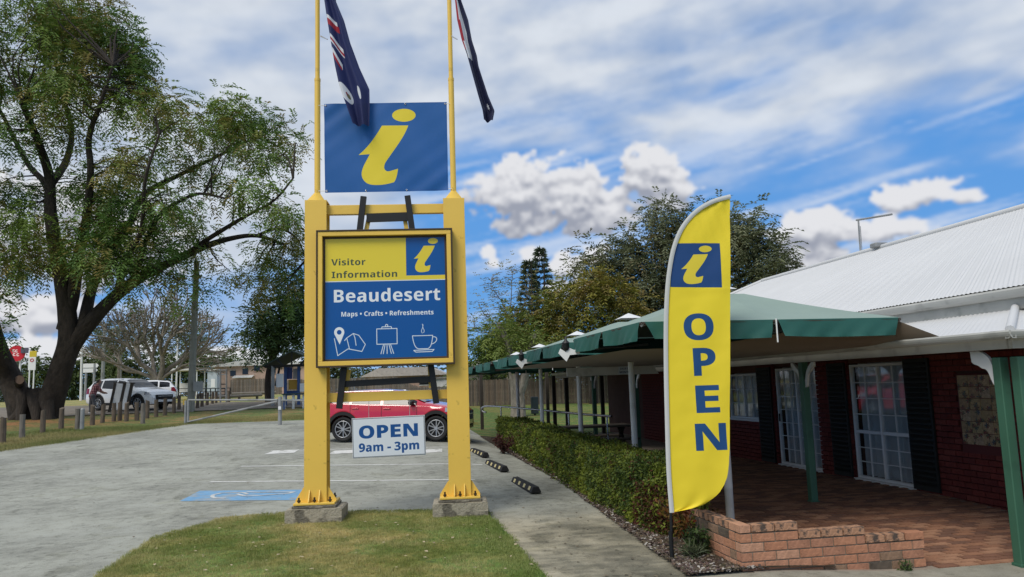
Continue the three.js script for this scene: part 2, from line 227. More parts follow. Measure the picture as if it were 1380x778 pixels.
{ // lawn in front of the sign, and the bark bed along the hedge
  const g = groundUV(sheet(60, 80, (p, u, v) => { let z = mix(-4, -12.0, v), x = mix(lawnXL(z), 1.55, u); z = mix(-4, lawnZ(x), v); const e = Math.min(u, 1 - u, (1 - v) * 2) * 12; p.set(x + 0.03 * fbm3(x * 3, 1, z * 3, 2), T(x, z) + 0.012 + 0.03 * clamp(e) + 0.02 * fbm3(x * 2, 5, z * 2, 3), z); }));
  tint(g, (p) => { const d = clamp(0.36 + fbm3(p.x * 0.8, 3, p.z * 0.8, 4) * 1.5 + fbm3(p.x * 4, 7, p.z * 4, 2) * 0.5); const gr = sstep(0.2, 1.5, p.x) * 0.5; return [mix(mix(0.21, 0.44, d), 0.15, gr), mix(mix(0.235, 0.39, d), 0.24, gr), mix(mix(0.06, 0.175, d), 0.055, gr)]; });
  struct('lawn', g, mat(1, 1, 1, 0.97, { map: grassTex, vertexColors: true, bumpMap: fineBump, bumpScale: 0.02 }), 'structure', 'mown lawn patch around the sign posts');
  const xl = (f) => mix(2.80, 3.30, clamp((f - 6.9) / 7)) + 0.05 * fbm3(3, 1, f * 1.3, 3), gb = groundUV(sheet(10, 80, (p, u, v) => { const f = 6.96 + v * 18.5; const x = mix(xl(f), 4.3, u); p.set(x, T(x, -f) + 0.018 + 0.03 * clamp(u * 6), -f); }));
  struct('garden_bed', patch(gb, [1, 0.93, 0.86], 0.9, 2.2), mat(0.07, 0.052, 0.04, 0.98, { map: grassTex, vertexColors: true, bumpMap: fineBump, bumpScale: 0.03 }), 'structure', 'bark covered bed under the hedge');
  const chip = new THREE.BoxGeometry(0.034, 0.005, 0.015), N = 7500, im = new THREE.InstancedMesh(chip, mat(1, 1, 1, 0.95), N), c = new THREE.Color();
  for (let i = 0; i < N; i++) { const f = 6.97 + 15 * Math.pow(R(), 1.9), x = xl(f) - 0.03 + rr(0, 1) * rr(0.1, 0.9), s = rr(0.5, 1.5); im.setMatrixAt(i, M4(V(x, T(x, -f) + 0.034 + rr(0, 0.02), -f), new THREE.Euler(rr(-0.5, 0.5), rr(0, 7), rr(-0.5, 0.5)), V(s, s, s))); const pale = R() < 0.12, k = pale ? rr(0.3, 0.5) : rr(0.04, 0.17); c.setRGB(k, k * (pale ? 0.93 : rr(0.62, 0.85)), k * (pale ? 0.84 : rr(0.42, 0.7))); im.setColorAt(i, c); }
  im.name = 'bark_mulch'; im.userData.kind = 'stuff'; im.userData.label = 'scattered bark chips on the garden bed'; scene.add(im);
}
{ // sealed road behind the posts, white lines, the blue bay
  const a = G(-120, 569), b = G(420, 549), c = G(420, 540), d = G(-120, 553);
  struct('street', patch(groundUV(quadGeo(a, b, c, d, 60, 8, (p) => { p.y = T(p.x, p.z) + 0.03; })), [1, 0.95, 0.88], 0.4, 0.3), mat(0.20, 0.18, 0.155, 0.95, { map: concreteTex, vertexColors: true }), 'structure', 'worn sealed street beyond the timber bollards');
  const line = (x0, y0, x1, y1, w, k = 1) => { const p = G(x0, y0), q = G(x1, y1), n = V(q.z - p.z, 0, p.x - q.x).normalize().multiplyScalar(w / 2); return quadGeo(p.clone().add(n), q.clone().add(n), q.clone().sub(n), p.clone().sub(n), 24, 1, (v) => { v.y = T(v.x, v.z) + 0.006; }); };
  const worn = mat(1, 1, 1, 0.85, { map: tex(512, 1.3, (u, v) => { const w = 0.8 * sstep(0.55, 0.74, pfbm(u, v, 8, 5, 421)), k = 0.9 + 0.3 * (pfbm(u, v, 30, 3, 427) - 0.5); return [mix(0.72, 0.40, w) * k, mix(0.72, 0.395, w) * k, mix(0.69, 0.36, w) * k]; }) });
  const rows = [[283, 650, 640, 647], [325, 629, 650, 627], [365, 608, 640, 606]];
  for (const [x0, y0, x1, y1] of rows) tag(struct('painted_line', groundUV(line(x0, y0, x1, y1, 0.095)), worn), 'faded white bay line');
  for (const [x, y] of [[378, 610], [462, 610], [575, 609]]) { const p = G(x, y); struct('painted_mark', groundUV(quadGeo(V(p.x - 0.36, 0, p.z + 0.3), V(p.x + 0.36, 0, p.z + 0.25), V(p.x + 0.42, 0, p.z - 0.45), V(p.x - 0.22, 0, p.z - 0.4), 4, 4, (v) => { v.y = T(v.x, v.z) + 0.007; })), worn); }
  const bl = [G(242, 676), G(400, 674.5), G(415, 660.5), G(269, 662)], bay = quadGeo(...bl, 12, 8, (v) => { v.y = T(v.x, v.z) + 0.005; });
  struct('accessible_bay_marking', groundUV(bay), mat(1, 1, 1, 0.9, { map: tex(512, 2.2, (u, v) => { const w = 0.75 * sstep(0.54, 0.76, pfbm(u, v, 7, 5, 411) + 0.25 * (pfbm(u, v, 60, 2, 415) - 0.5)), k = 0.9 + 0.3 * (pfbm(u, v, 30, 3, 417) - 0.5); return [mix(0.185, 0.35, w) * k, mix(0.38, 0.37, w) * k, mix(0.60, 0.36, w) * k]; }) }), 'structure', 'faded blue accessible parking panel painted on the concrete');
  // the wheelchair symbol lying on its back, as strokes
  const P = (u, v) => { const a = bl[0].clone().lerp(bl[1], u), b = bl[3].clone().lerp(bl[2], u), p = a.lerp(b, v); p.y = T(p.x, p.z) + 0.010; return p; };
  const strokes = [[[0.22, 0.36], [0.2, 0.55], [0.25, 0.72], [0.34, 0.78], [0.44, 0.74], [0.5, 0.6]], [[0.22, 0.36], [0.27, 0.22], [0.36, 0.2]], [[0.4, 0.62], [0.5, 0.4], [0.62, 0.42], [0.86, 0.62]], [[0.46, 0.82], [0.6, 0.74], [0.88, 0.76]], [[0.86, 0.6], [0.9, 0.78]]];
  const sym = mb(); for (const s of strokes) for (let i = 0; i + 1 < s.length; i++) { const a = P(...s[i]), b = P(...s[i + 1]), n = V(b.z - a.z, 0, a.x - b.x).normalize().multiplyScalar(0.034); sym.add(quadGeo(a.clone().add(n), b.clone().add(n), b.clone().sub(n), a.clone().sub(n), 1, 1), null, true); }
  struct('wheelchair_symbol', groundUV(sym.geo()), mat(0.66, 0.68, 0.68, 0.85, { map: concreteTex }), 'structure', 'white wheelchair symbol painted on the blue bay');
}

// ---------- bricks ----------
const brickTones = (list, rough = 0.9) => list.map(([r, g, b]) => mat(r, g, b, rough, { map: tex(128, 0.33, (() => { const s = Math.floor(R() * 9999); return (u, v) => { const a = pfbm(u, v, 4, 4, s), k = 0.88 + 0.5 * (a - 0.42) - 0.22 * sstep(0.64, 0.8, pfbm(u, v, 12, 3, s + 9)); return grey(clamp(k, 0.1, 1.3)); }; })()), bumpMap: fineBump, bumpScale: 0.006 }));
const orangeBrick = brickTones([[0.47, 0.22, 0.125], [0.51, 0.25, 0.15], [0.45, 0.205, 0.115], [0.53, 0.285, 0.18], [0.48, 0.235, 0.14], [0.42, 0.20, 0.12]]);
const mossyBrick = brickTones([[0.20, 0.14, 0.095], [0.11, 0.085, 0.062], [0.28, 0.175, 0.11]]);
const redBrick = brickTones([[0.165, 0.026, 0.021], [0.19, 0.032, 0.026], [0.14, 0.023, 0.02], [0.21, 0.045, 0.035]]);
const paverTone = brickTones([[0.32, 0.155, 0.088], [0.235, 0.11, 0.066], [0.40, 0.21, 0.125], [0.19, 0.095, 0.062]]);
const brickGeo = new Map();
function brickShape(l, h, w) { const k = [l, h, w].map((x) => x.toFixed(3)).join(); if (!brickGeo.has(k)) { const g = boxUV(new RoundedBoxGeometry(l, h, w, 1, 0.004)); brickGeo.set(k, g); } return brickGeo.get(k); }
// courses of bricks on a face: along `dir` from `from`; top(s) gives the wall's height there
function bricksOn(parent, from, dir, len, bottom, top, depth, tones, limit, seen, special, breaks = []) {
  const L = 0.24, C = 0.086, over = [], turn = Math.atan2(-dir.z, dir.x);
  for (let c = Math.ceil(bottom / C - 0.01), y; (y = c * C) < 3; c++) {
    for (let s = (c & 1) ? -L / 2 : 0; s < len - 0.01; s += L) {
      const a = Math.max(0, s); let b = Math.min(len, s + L); for (const k of breaks) if (a < k - 0.01 && b > k && y + C > top(k + 0.01) + 0.01) b = k; const mid = (a + b) / 2; if (b - a < 0.04 || y + C > top(mid) + 0.01) continue;
      if (seen && !seen(mid, y)) continue;
      const p = from.clone().addScaledVector(dir, mid).setY(y + C / 2), g = brickShape(b - a - 0.011, 0.075, depth), m = (special && special(mid, y)) || pick(tones);
      if (limit.left-- > 0) { const o = part('brick', g, m, parent); o.position.copy(p); o.rotation.y = turn; o.position.addScaledVector(V(-dir.z, 0, dir.x), rr(-0.002, 0.002)); } else over.push(g.clone().applyMatrix4(M4(p, new THREE.Euler(0, turn, 0))));
    }
  }
  if (over.length) part('brick', mergeGeometries(over), tones[0], parent, 'stuff');
}

{ // brick paving under the veranda and in front of it
  const slab = groundUV(sheet(30, 60, (p, u, v) => { const x = 3.45 + u * 10, z = -6.9 - v * 19; p.set(x, T(x, z) + 0.008, z); }));
  const floor = struct('brick_paving', slab, mat(0.36, 0.30, 0.24, 0.95, { map: grainTex }), 'structure', 'brown brick paving under the veranda');
  const g = brickShape(0.219, 0.03, 0.103), list = [];
  for (let j = 0; j < 92; j++) for (let i = 0; i < 24; i++) {
    const x = 3.62 + (i + (j & 1) * 0.5) * 0.232, z = -6.98 - j * 0.114; if (x > 8.1 || (x < 4.4 && z < -9.5)) continue;
    if (z > -7.15 && x < 5.3) continue;
    const q = V(x, 0, z).sub(camera.position), d = q.length(), vis = (x > 5.35 || z < -7.6) ? 1 : 0; list.push([x, z, d - vis * 2 - (x > 4.9 ? 1 : 0)]);
  }
  list.sort((a, b) => a[2] - b[2]);
  const rest = [];
  list.forEach(([x, z], i) => { const y = T(x, z) + 0.006 + rr(0, 0.004), e = new THREE.Euler(rr(-0.012, 0.012), rr(-0.01, 0.01), rr(-0.012, 0.012)); if (i < 300) { const o = part('paver', g, pick(paverTone), floor); o.position.set(x, y, z); o.rotation.copy(e); } else { const k = Math.floor(R() * paverTone.length); (rest[k] ??= []).push(g.clone().applyMatrix4(M4(V(x, y, z), e))); } });
  rest.forEach((r, k) => part('paver', mergeGeometries(r), paverTone[k], floor, 'stuff'));
}
{ // low stepped wall at the corner of the paving
  const w = thing('low_brick_wall', 'low stepped orange brick wall with stained caps, ending the hedge bed', 'brick wall');
  const top = (s) => s < 0.6 ? 0.35 : s < 1.3 ? 0.262 : 0.175, x0 = 3.35, z0 = -7.0;
  const core = mb(); core.box(0.57, 0.455, 0.09, x0 + 0.30, 0.117, z0 - 0.055); core.box(0.70, 0.37, 0.09, x0 + 0.935, 0.075, z0 - 0.055); core.box(0.63, 0.285, 0.09, x0 + 1.60, 0.03, z0 - 0.055); core.box(0.09, 0.45, 2.28, x0 + 0.055, 0.12, z0 - 1.26);
  core.build('mortar', M.mortar, w);
  const lim = { left: 300 };
  const stain = (s, y) => (y < -0.05 && R() < 0.35) || R() < 0.04 ? pick(mossyBrick) : null;
  bricksOn(w, V(x0, 0, z0 - 0.055), V(1, 0, 0), 1.935, -0.18, top, 0.11, orangeBrick, lim, null, stain, [0.6, 1.3]);
  bricksOn(w, V(x0 + 0.055, 0, z0 - 0.12), V(0, 0, -1), 2.3, -0.01, () => 0.35, 0.11, orangeBrick, lim, null, () => R() < 0.55 ? pick(mossyBrick) : null);
  for (const [a, b, y] of [[0.12, 0.6, 0.346], [0.6, 1.3, 0.26], [1.3, 1.935, 0.174]]) { // cap bricks: stained faces
    const n = Math.round((b - a) / 0.235), l = (b - a) / n;
    for (let i = 0; i < n; i++) { const o = part('cap_brick', brickShape(l - 0.01, 0.072, 0.116), b > 1.5 && i === n - 1 ? orangeBrick[2] : capMat(), w); o.position.set(x0 + a + (i + 0.5) * l, y + 0.042, z0 - 0.055); }
  }
  for (let i = 0; i < 10; i++) { const o = part('cap_brick', brickShape(0.112, 0.072, 0.226), i < 1 ? orangeBrick[3] : capMat(), w); o.position.set(x0 + 0.058, 0.346 + 0.042, z0 - 0.113 - i * 0.237); }
}
function capMat() { // top faces clean orange, black lichen on the faces: one texture per brick, by height
  if (!capMat.list) capMat.list = [0, 1, 2].map((k) => mat(0.5, 0.27, 0.16, 0.92, { map: tex(128, 0.31, (u, v) => { const s = sstep(0.40, 0.62, pfbm(u, v, 5, 5, 300 + k * 31)), n = 0.85 + 0.4 * (pfbm(u, v, 9, 3, 320 + k) - 0.5); return [mix(1, 0.2, s) * n, mix(1, 0.27, s) * n, mix(1, 0.36, s) * n]; }), bumpMap: fineBump, bumpScale: 0.008 }));
  return pick(capMat.list);
}

// ---------- the brick building with its veranda ----------
const house = thing('brick_building', 'low brick building with white corrugated roofs and a paved veranda, right of the feather flag', 'building');
{
  const X = 8.2, H = 2.62, Zf = -8.65, Zb = -27;
  const wall = mb(), seg = (za, zb, y0, y1) => wall.box(0.2, y1 - y0, Math.abs(zb - za), X + 0.106, (y0 + y1) / 2, (za + zb) / 2);
  seg(-8.65, -10.9, -0.12, H); seg(-10.9, -12.42, 2.0, H); seg(-12.42, -13.43, -0.1, H); seg(-13.43, -15.0, 2.0, H); seg(-15.0, -15.7, -0.1, H); seg(-15.7, -17.2, -0.1, 0.88); seg(-15.7, -17.2, 1.92, H); seg(-17.2, Zb, -0.1, H);
  wall.box(11.3, H + 0.1, 0.2, X + 5.86, H / 2 - 0.05, Zf - 0.106); wall.box(11.3, H + 0.1, 0.2, X + 5.86, H / 2 - 0.05, Zb + 0.1); wall.box(0.2, H + 0.1, Zf - Zb, X + 11.6, H / 2 - 0.05, (Zf + Zb) / 2);
  const wl = wall.build('wall', M.darkMortar, house);
  const lim = { left: 300 }, clearMural = (s, y) => { const z = Zf - s; return !(z < -8.98 && z > -9.78 && y > 0.68 && y < 1.75); };
  bricksOn(wl, V(X, 0, -8.65), V(0, 0, -1), 2.25, -0.09, () => 2.5, 0.09, redBrick, lim, clearMural);
  bricksOn(wl, V(X, 0, -12.42), V(0, 0, -1), 1.01, -0.01, () => 2.5, 0.09, redBrick, { left: 48 });
  bricksOn(wl, V(X, 0, -15.0), V(0, 0, -1), 0.7, -0.01, () => 2.5, 0.09, redBrick, { left: 0 });
  bricksOn(wl, V(X, 0, -15.7), V(0, 0, -1), 1.5, -0.01, () => 0.86, 0.09, redBrick, { left: 0 });
  bricksOn(wl, V(X, 0, -17.2), V(0, 0, -1), 6, -0.01, () => 2.5, 0.09, redBrick, { left: 0 });
  bricksOn(wl, V(X + 0.02, 0, Zf), V(1, 0, 0), 4, -0.09, () => 2.5, 0.09, redBrick, { left: 0 });
  // windows: za is the near side
  const shut = mat(0.008, 0.011, 0.010, 0.6);
  function windowUnit(name, za, zb, y0, y1, cols, rows, mid, transom) {
    const w = new THREE.Group(); w.name = name; house.add(w); w.position.set(X + 0.03, 0, 0);
    const f = mb(), t = 0.045, W = za - zb;
    for (const z of [za - t / 2, zb + t / 2]) f.rbox(0.07, y1 - y0, t, 0, (y0 + y1) / 2, z, 0.006);
    for (const y of [y0 + t / 2, y1 - t / 2]) f.rbox(0.066, t, W - 2 * t, 0, y, (za + zb) / 2, 0.006);
    if (mid) f.rbox(0.06, y1 - y0 - 2 * t, 0.05, 0, (y0 + y1) / 2, (za + zb) / 2, 0.006);
    if (transom) for (const s of [0, 1]) f.rbox(0.056, 0.055, W / 2 - t - 0.026, 0, transom, mix(za, zb, 0.25 + 0.5 * s), 0.006);
    f.build('window_frame', M.whitePlain, w);
    const bars = mb(), cells = [], halves = mid ? [[za - t, (za + zb) / 2 + 0.025], [(za + zb) / 2 - 0.025, zb + t]] : [[za - t, zb + t]], levels = transom ? [[y0 + t, transom - 0.028], [transom + 0.028, y1 - t]] : [[y0 + t, y1 - t]];
    for (const [ha, hb] of halves) levels.forEach(([ya, yb], li) => {
      const nr = Array.isArray(rows) ? rows[li] : rows;
      for (let i = 0; i < cols; i++) for (let j = 0; j < nr; j++) cells.push([mix(ha, hb, i / cols), mix(ha, hb, (i + 1) / cols), mix(ya, yb, j / nr), mix(ya, yb, (j + 1) / nr)]);
      for (let i = 1; i < cols; i++) bars.box(0.02, yb - ya, 0.014, -0.004, (ya + yb) / 2, mix(ha, hb, i / cols));
      for (let j = 1; j < nr; j++) bars.box(0.017, 0.014, ha - hb, -0.004, mix(ya, yb, j / nr), (ha + hb) / 2);
    });
    bars.build('glazing_bar', M.whitePlain, w);
    for (const [a, b, c, d] of cells) { const p = part('pane', new THREE.BoxGeometry(0.004, d - c - 0.012, a - b - 0.012), M.glass, w); p.position.set(0.004, (c + d) / 2, (a + b) / 2); }
    const cu = quadGeo(V(0.16, y0 + 0.03, za + 0.1), V(0.16, y0 + 0.03, zb - 0.1), V(0.16, y1 + 0.1, zb - 0.1), V(0.16, y1 + 0.1, za + 0.1), 120, 2, (p, u, v) => { p.x += 0.035 * Math.sin(u * 74 + 2 * Math.sin(u * 21)) + 0.02 * Math.sin(u * 33); });
    part('curtain', cu, M.curtain, w);
    part('sill', new RoundedBoxGeometry(0.12, 0.045, W + 0.1, 1, 0.008), M.whitePlain, w).position.set(-0.03, y0 - 0.024, (za + zb) / 2);
    return w;
  }
  windowUnit('window', -10.92, -12.4, 0.04, 1.98, 2, [3, 4], true, 0.83);
  const dr = windowUnit('sliding_door', -13.45, -14.98, 0.04, 1.98, 3, 7, true, 0);
  part('door_handle', mb().rbox(0.03, 0.16, 0.03, -0.06, 0.98, -14.88).geo(), M.black, dr);
  windowUnit('window', -15.72, -17.18, 0.9, 1.9, 2, 3, true, 0);
  for (const [za, zb] of [[-10.32, -10.88], [-12.44, -12.98], [-15.08, -15.66]]) { const s = mb(); s.box(0.03, 1.98, za - zb, -0.07, 1.03, (za + zb) / 2); for (let k = 0; k < 24; k++) s.box(0.02, 0.05, za - zb - 0.1, -0.09, 0.14 + k * 0.078, (za + zb) / 2, new THREE.Euler(0, 0, 0.5)); const o = s.build('shutter', shut, house); o.position.x = X; }
  // tiles painted with leaves and flowers
  const mural = new THREE.Group(); mural.name = 'tile_mural'; mural.position.set(X - 0.045, 0, 0); house.add(mural);
  mural.userData.label = 'brown painted tile mural on the red brick wall';
  part('backing_board', mb().box(0.03, 1.1, 0.84, 0, 1.22, -9.38).geo(), mat(0.10, 0.02, 0.02, 0.8), mural);
  const tileM = []; for (let k = 0; k < 12; k++) tileM.push(mat(1, 1, 1, 0.35, { map: canvasTex(128, 128, (c) => {
    const h = 34 + R() * 8; c.fillStyle = `hsl(${h},${24 + R() * 12}%,${44 + R() * 18}%)`; c.fillRect(0, 0, 128, 128);
    for (let i = 0; i < 160; i++) { c.fillStyle = `hsla(${h - 8 + R() * 20},24%,${25 + R() * 40}%,0.16)`; c.beginPath(); c.ellipse(R() * 128, R() * 128, 4 + R() * 16, 4 + R() * 12, R() * 3, 0, 7); c.fill(); }
    for (let s = 0; s < 3; s++) { const x = R() * 128, y = R() * 128; c.strokeStyle = '#3d3a22'; c.lineWidth = 5; c.beginPath(); c.moveTo(x, y); c.quadraticCurveTo(x + 20 * (R() - 0.5), y + 30, x + 50 * (R() - 0.5), y + 70); c.stroke(); for (let k2 = 0; k2 < 6; k2++) { c.fillStyle = pick(['#5d3a26', '#465033', '#6f5b3a', '#74342c', '#3c4a4e']); c.beginPath(); c.ellipse(x + 18 * Math.cos(k2), y + 18 * Math.sin(k2), 16, 8, k2, 0, 7); c.fill(); } }
  }) }));
  for (let i = 0; i < 4; i++) for (let j = 0; j < 6; j++) { const t = part('tile', tileGeo(), pick(tileM), mural); t.position.set(-0.02, 0.79 + (j + 0.5) * 0.16, -8.99 - (i + 0.5) * 0.195); }
  function tileGeo() { if (!tileGeo.g) { tileGeo.g = new RoundedBoxGeometry(0.012, 0.154, 0.189, 1, 0.003); const p = tileGeo.g.attributes.position, uv = new Float32Array(p.count * 2); for (let i = 0; i < p.count; i++) { uv[2 * i] = 0.5 - p.getZ(i) / 0.189; uv[2 * i + 1] = 0.5 + p.getY(i) / 0.154; } tileGeo.g.setAttribute('uv', new THREE.BufferAttribute(uv, 2)); } return tileGeo.g; }
  // corrugated sheets: a to b along the eave, d and c up the slope
  const corr = (a, b, c, d, pitch = 0.076, amp = 0.0055) => { const len = a.distanceTo(b), n = Math.round(len / pitch) * 6, nrm = b.clone().sub(a).cross(d.clone().sub(a)).normalize(); if (nrm.y < 0) nrm.negate(); return quadGeo(a, b, c, d, n, 2, (p, u) => { const along = b.clone().sub(a).normalize(), s = p.clone().sub(a).dot(along); p.addScaledVector(nrm, amp * Math.sin(s / pitch * 2 * Math.PI)); }); };
  const e0 = V(7.56, 2.80, -7.3), e1 = V(7.56, 2.80, -26.6), r0 = V(12, 4.82, -11.75), r1 = V(12, 4.82, -22.3);
  const roof = part('roof', boxUV(corr(e0, e1, r1, r0)), M.roofWhite, house);
  const back = mb(); back.add(corr(V(16.44, 2.8, -7.3), e0, r0, r0.clone())); back.add(corr(e1, V(16.44, 2.8, -26.6), r1.clone(), r1)); back.add(corr(V(16.44, 2.8, -26.6), V(16.44, 2.8, -7.3), r0, r1)); back.build('roof', M.roofWhite, house);
  mb().rod(r0.clone().add(V(0, 0.02, 0)), r1.clone().add(V(0, 0.02, 0)), 0.06).rod(e0.clone().add(V(0, 0.03, 0)), r0.clone().add(V(0, 0.02, 0)), 0.05).rod(e1.clone().add(V(0, 0.03, 0)), r1.clone().add(V(0, 0.02, 0)), 0.05).build('ridge_cap', M.roofWhite, roof);
  const gut = (a, b, s = 1) => { const d = b.clone().sub(a), l = d.length(), m = M4(a.clone(), new THREE.Quaternion().setFromUnitVectors(V(0, 0, 1), d.normalize())); return mb().prism([[-0.10, 0.115], [-0.112, 0.09], [-0.104, 0.06], [-0.09, 0.03], [-0.06, 0.0], [0, 0], [0, 0.1], [-0.012, 0.1], [-0.012, 0.012], [-0.055, 0.012], [-0.088, 0.11]].map(([p, q]) => [p * s, q * s]), l, m).geo(); };
  part('gutter', gut(V(7.53, 2.655, -26.6), V(7.53, 2.655, -7.26)), M.gutter, house);
  part('fascia', mb().box(0.03, 0.2, 19.3, 7.56, 2.62, -16.95).box(8.9, 0.2, 0.03, 12.02, 2.62, -7.3).geo(), M.gutter, house);
  part('soffit', mb().box(0.6, 0.015, 18.4, 7.88, 2.56, -17.3).geo(), M.gutter, house);
  // veranda roof, bullnose-free, with a hip at the corner
  const a0 = V(6.0, 2.17, -6.45), a1 = V(6.0, 2.17, -26), b1 = V(7.75, 2.57, -26), b0 = V(7.75, 2.57, -8.2);
  part('veranda_roof', boxUV(corr(a0, a1, b1, b0)), M.roofWhite, house);
  part('veranda_roof', boxUV(corr(V(18, 2.17, -6.45), a0, b0, V(18, 2.57, -8.2))), M.roofWhite, house);
  mb().rod(a0.clone().add(V(0.02, 0.015, -0.02)), b0.clone().add(V(0, 0.02, 0)), 0.045).build('hip_cap', M.roofWhite, house);
  part('veranda_gutter', gut(V(5.98, 2.10, -26), V(5.98, 2.10, -6.36), 0.7), M.gutter, house);
  part('veranda_gutter', gut(V(5.92, 2.10, -6.43), V(18, 2.10, -6.43), 0.7), M.gutter, house);
  part('veranda_beam', mb().box(0.05, 0.095, 19.4, 6.06, 2.055, -16.25).box(11.9, 0.095, 0.05, 12.0, 2.055, -6.52).geo(), mat(0.36, 0.345, 0.30, 0.6, { map: weatherTex }), house);
  part('veranda_ceiling', mb().quad(V(6.1, 2.1, -6.6), V(6.1, 2.1, -26), V(8.2, 2.55, -26), V(8.2, 2.55, -8.7)).quad(V(18, 2.1, -6.6), V(6.1, 2.1, -6.6), V(8.2, 2.55, -8.7), V(18, 2.55, -8.7)).geo(), mat(0.15, 0.12, 0.09, 0.9, { map: woodTex }), house);
  const bracketShape = () => { const s = new THREE.Shape(); s.moveTo(0, -0.36); s.bezierCurveTo(-0.05, -0.36, -0.06, -0.29, -0.085, -0.235); s.bezierCurveTo(-0.12, -0.16, -0.15, -0.2, -0.19, -0.165); s.bezierCurveTo(-0.24, -0.13, -0.26, -0.15, -0.30, -0.11); s.lineTo(-0.31, 0); s.lineTo(-0.19, 0); s.bezierCurveTo(-0.11, -0.03, -0.05, -0.07, -0.03, -0.16); s.lineTo(0, -0.19); s.lineTo(0, -0.36); return s; };
  const bg = boxUV(new THREE.ExtrudeGeometry(bracketShape(), { depth: 0.035, bevelEnabled: false, curveSegments: 8 }));
  const thinShape = (() => { const s = new THREE.Shape(); s.moveTo(0, -0.36); s.bezierCurveTo(-0.05, -0.36, -0.045, -0.29, -0.06, -0.23); s.bezierCurveTo(-0.085, -0.16, -0.10, -0.15, -0.15, -0.13); s.bezierCurveTo(-0.2, -0.115, -0.2, -0.07, -0.25, -0.06); s.lineTo(-0.25, 0); s.lineTo(-0.2, 0); s.bezierCurveTo(-0.11, -0.06, -0.05, -0.1, -0.025, -0.2); s.lineTo(0, -0.26); s.lineTo(0, -0.36); return s; })(), bgThin = boxUV(new THREE.ExtrudeGeometry(thinShape, { depth: 0.035, bevelEnabled: false, curveSegments: 8 }));
  function post(x, z, sides) { const p = part('veranda_post', mb().rbox(0.105, 2.12, 0.105, 0, 0.95, 0, 0.012).rbox(0.13, 0.14, 0.13, 0, -0.05, 0, 0.01).geo(), M.greenPost, house); p.position.set(x, T(x, z) + 0.02, z); for (const [ry] of sides) { const b = part('post_bracket', z < -8 ? bgThin : bg, M.white, p); b.rotation.y = ry; b.position.set(0, 1.985 - T(x, z), 0).add(V(-0.055, 0, -0.018).applyAxisAngle(V(0, 1, 0), ry)); } return p; }
  const HP = Math.PI / 2;
  post(6.15, -6.78, [[-HP]]); post(6.18, -6.585, [[Math.PI]]); post(6.15, -10.42, [[HP], [-HP]]); post(6.15, -14.1, [[HP], [-HP]]); post(6.15, -17.9, [[HP], [-HP]]); post(6.15, -21.6, [[HP], [-HP]]); post(9.8, -6.6, [[0], [Math.PI]]);
  // aerial on the ridge
  const ae = onX(1160, 345, 12), up = onX(1157, 297, 12), tip = at(1202, 289, 17.6); ae.y -= 0.12;
  part('aerial', mb().rod(ae, up, 0.022).rod(up.clone().add(V(-0.12, -0.02, 0.1)), tip, 0.024).rod(ae.clone().add(V(0.05, 0.1, 0)), up.clone().add(V(0.04, -0.15, 0)), 0.008).geo(), M.galv, roof);
  part('roof_vent', mb().rbox(0.35, 0.12, 0.25, 0, 0, 0, 0.03).geo(), M.galv, roof).position.copy(onX(1185, 331, 12));
}

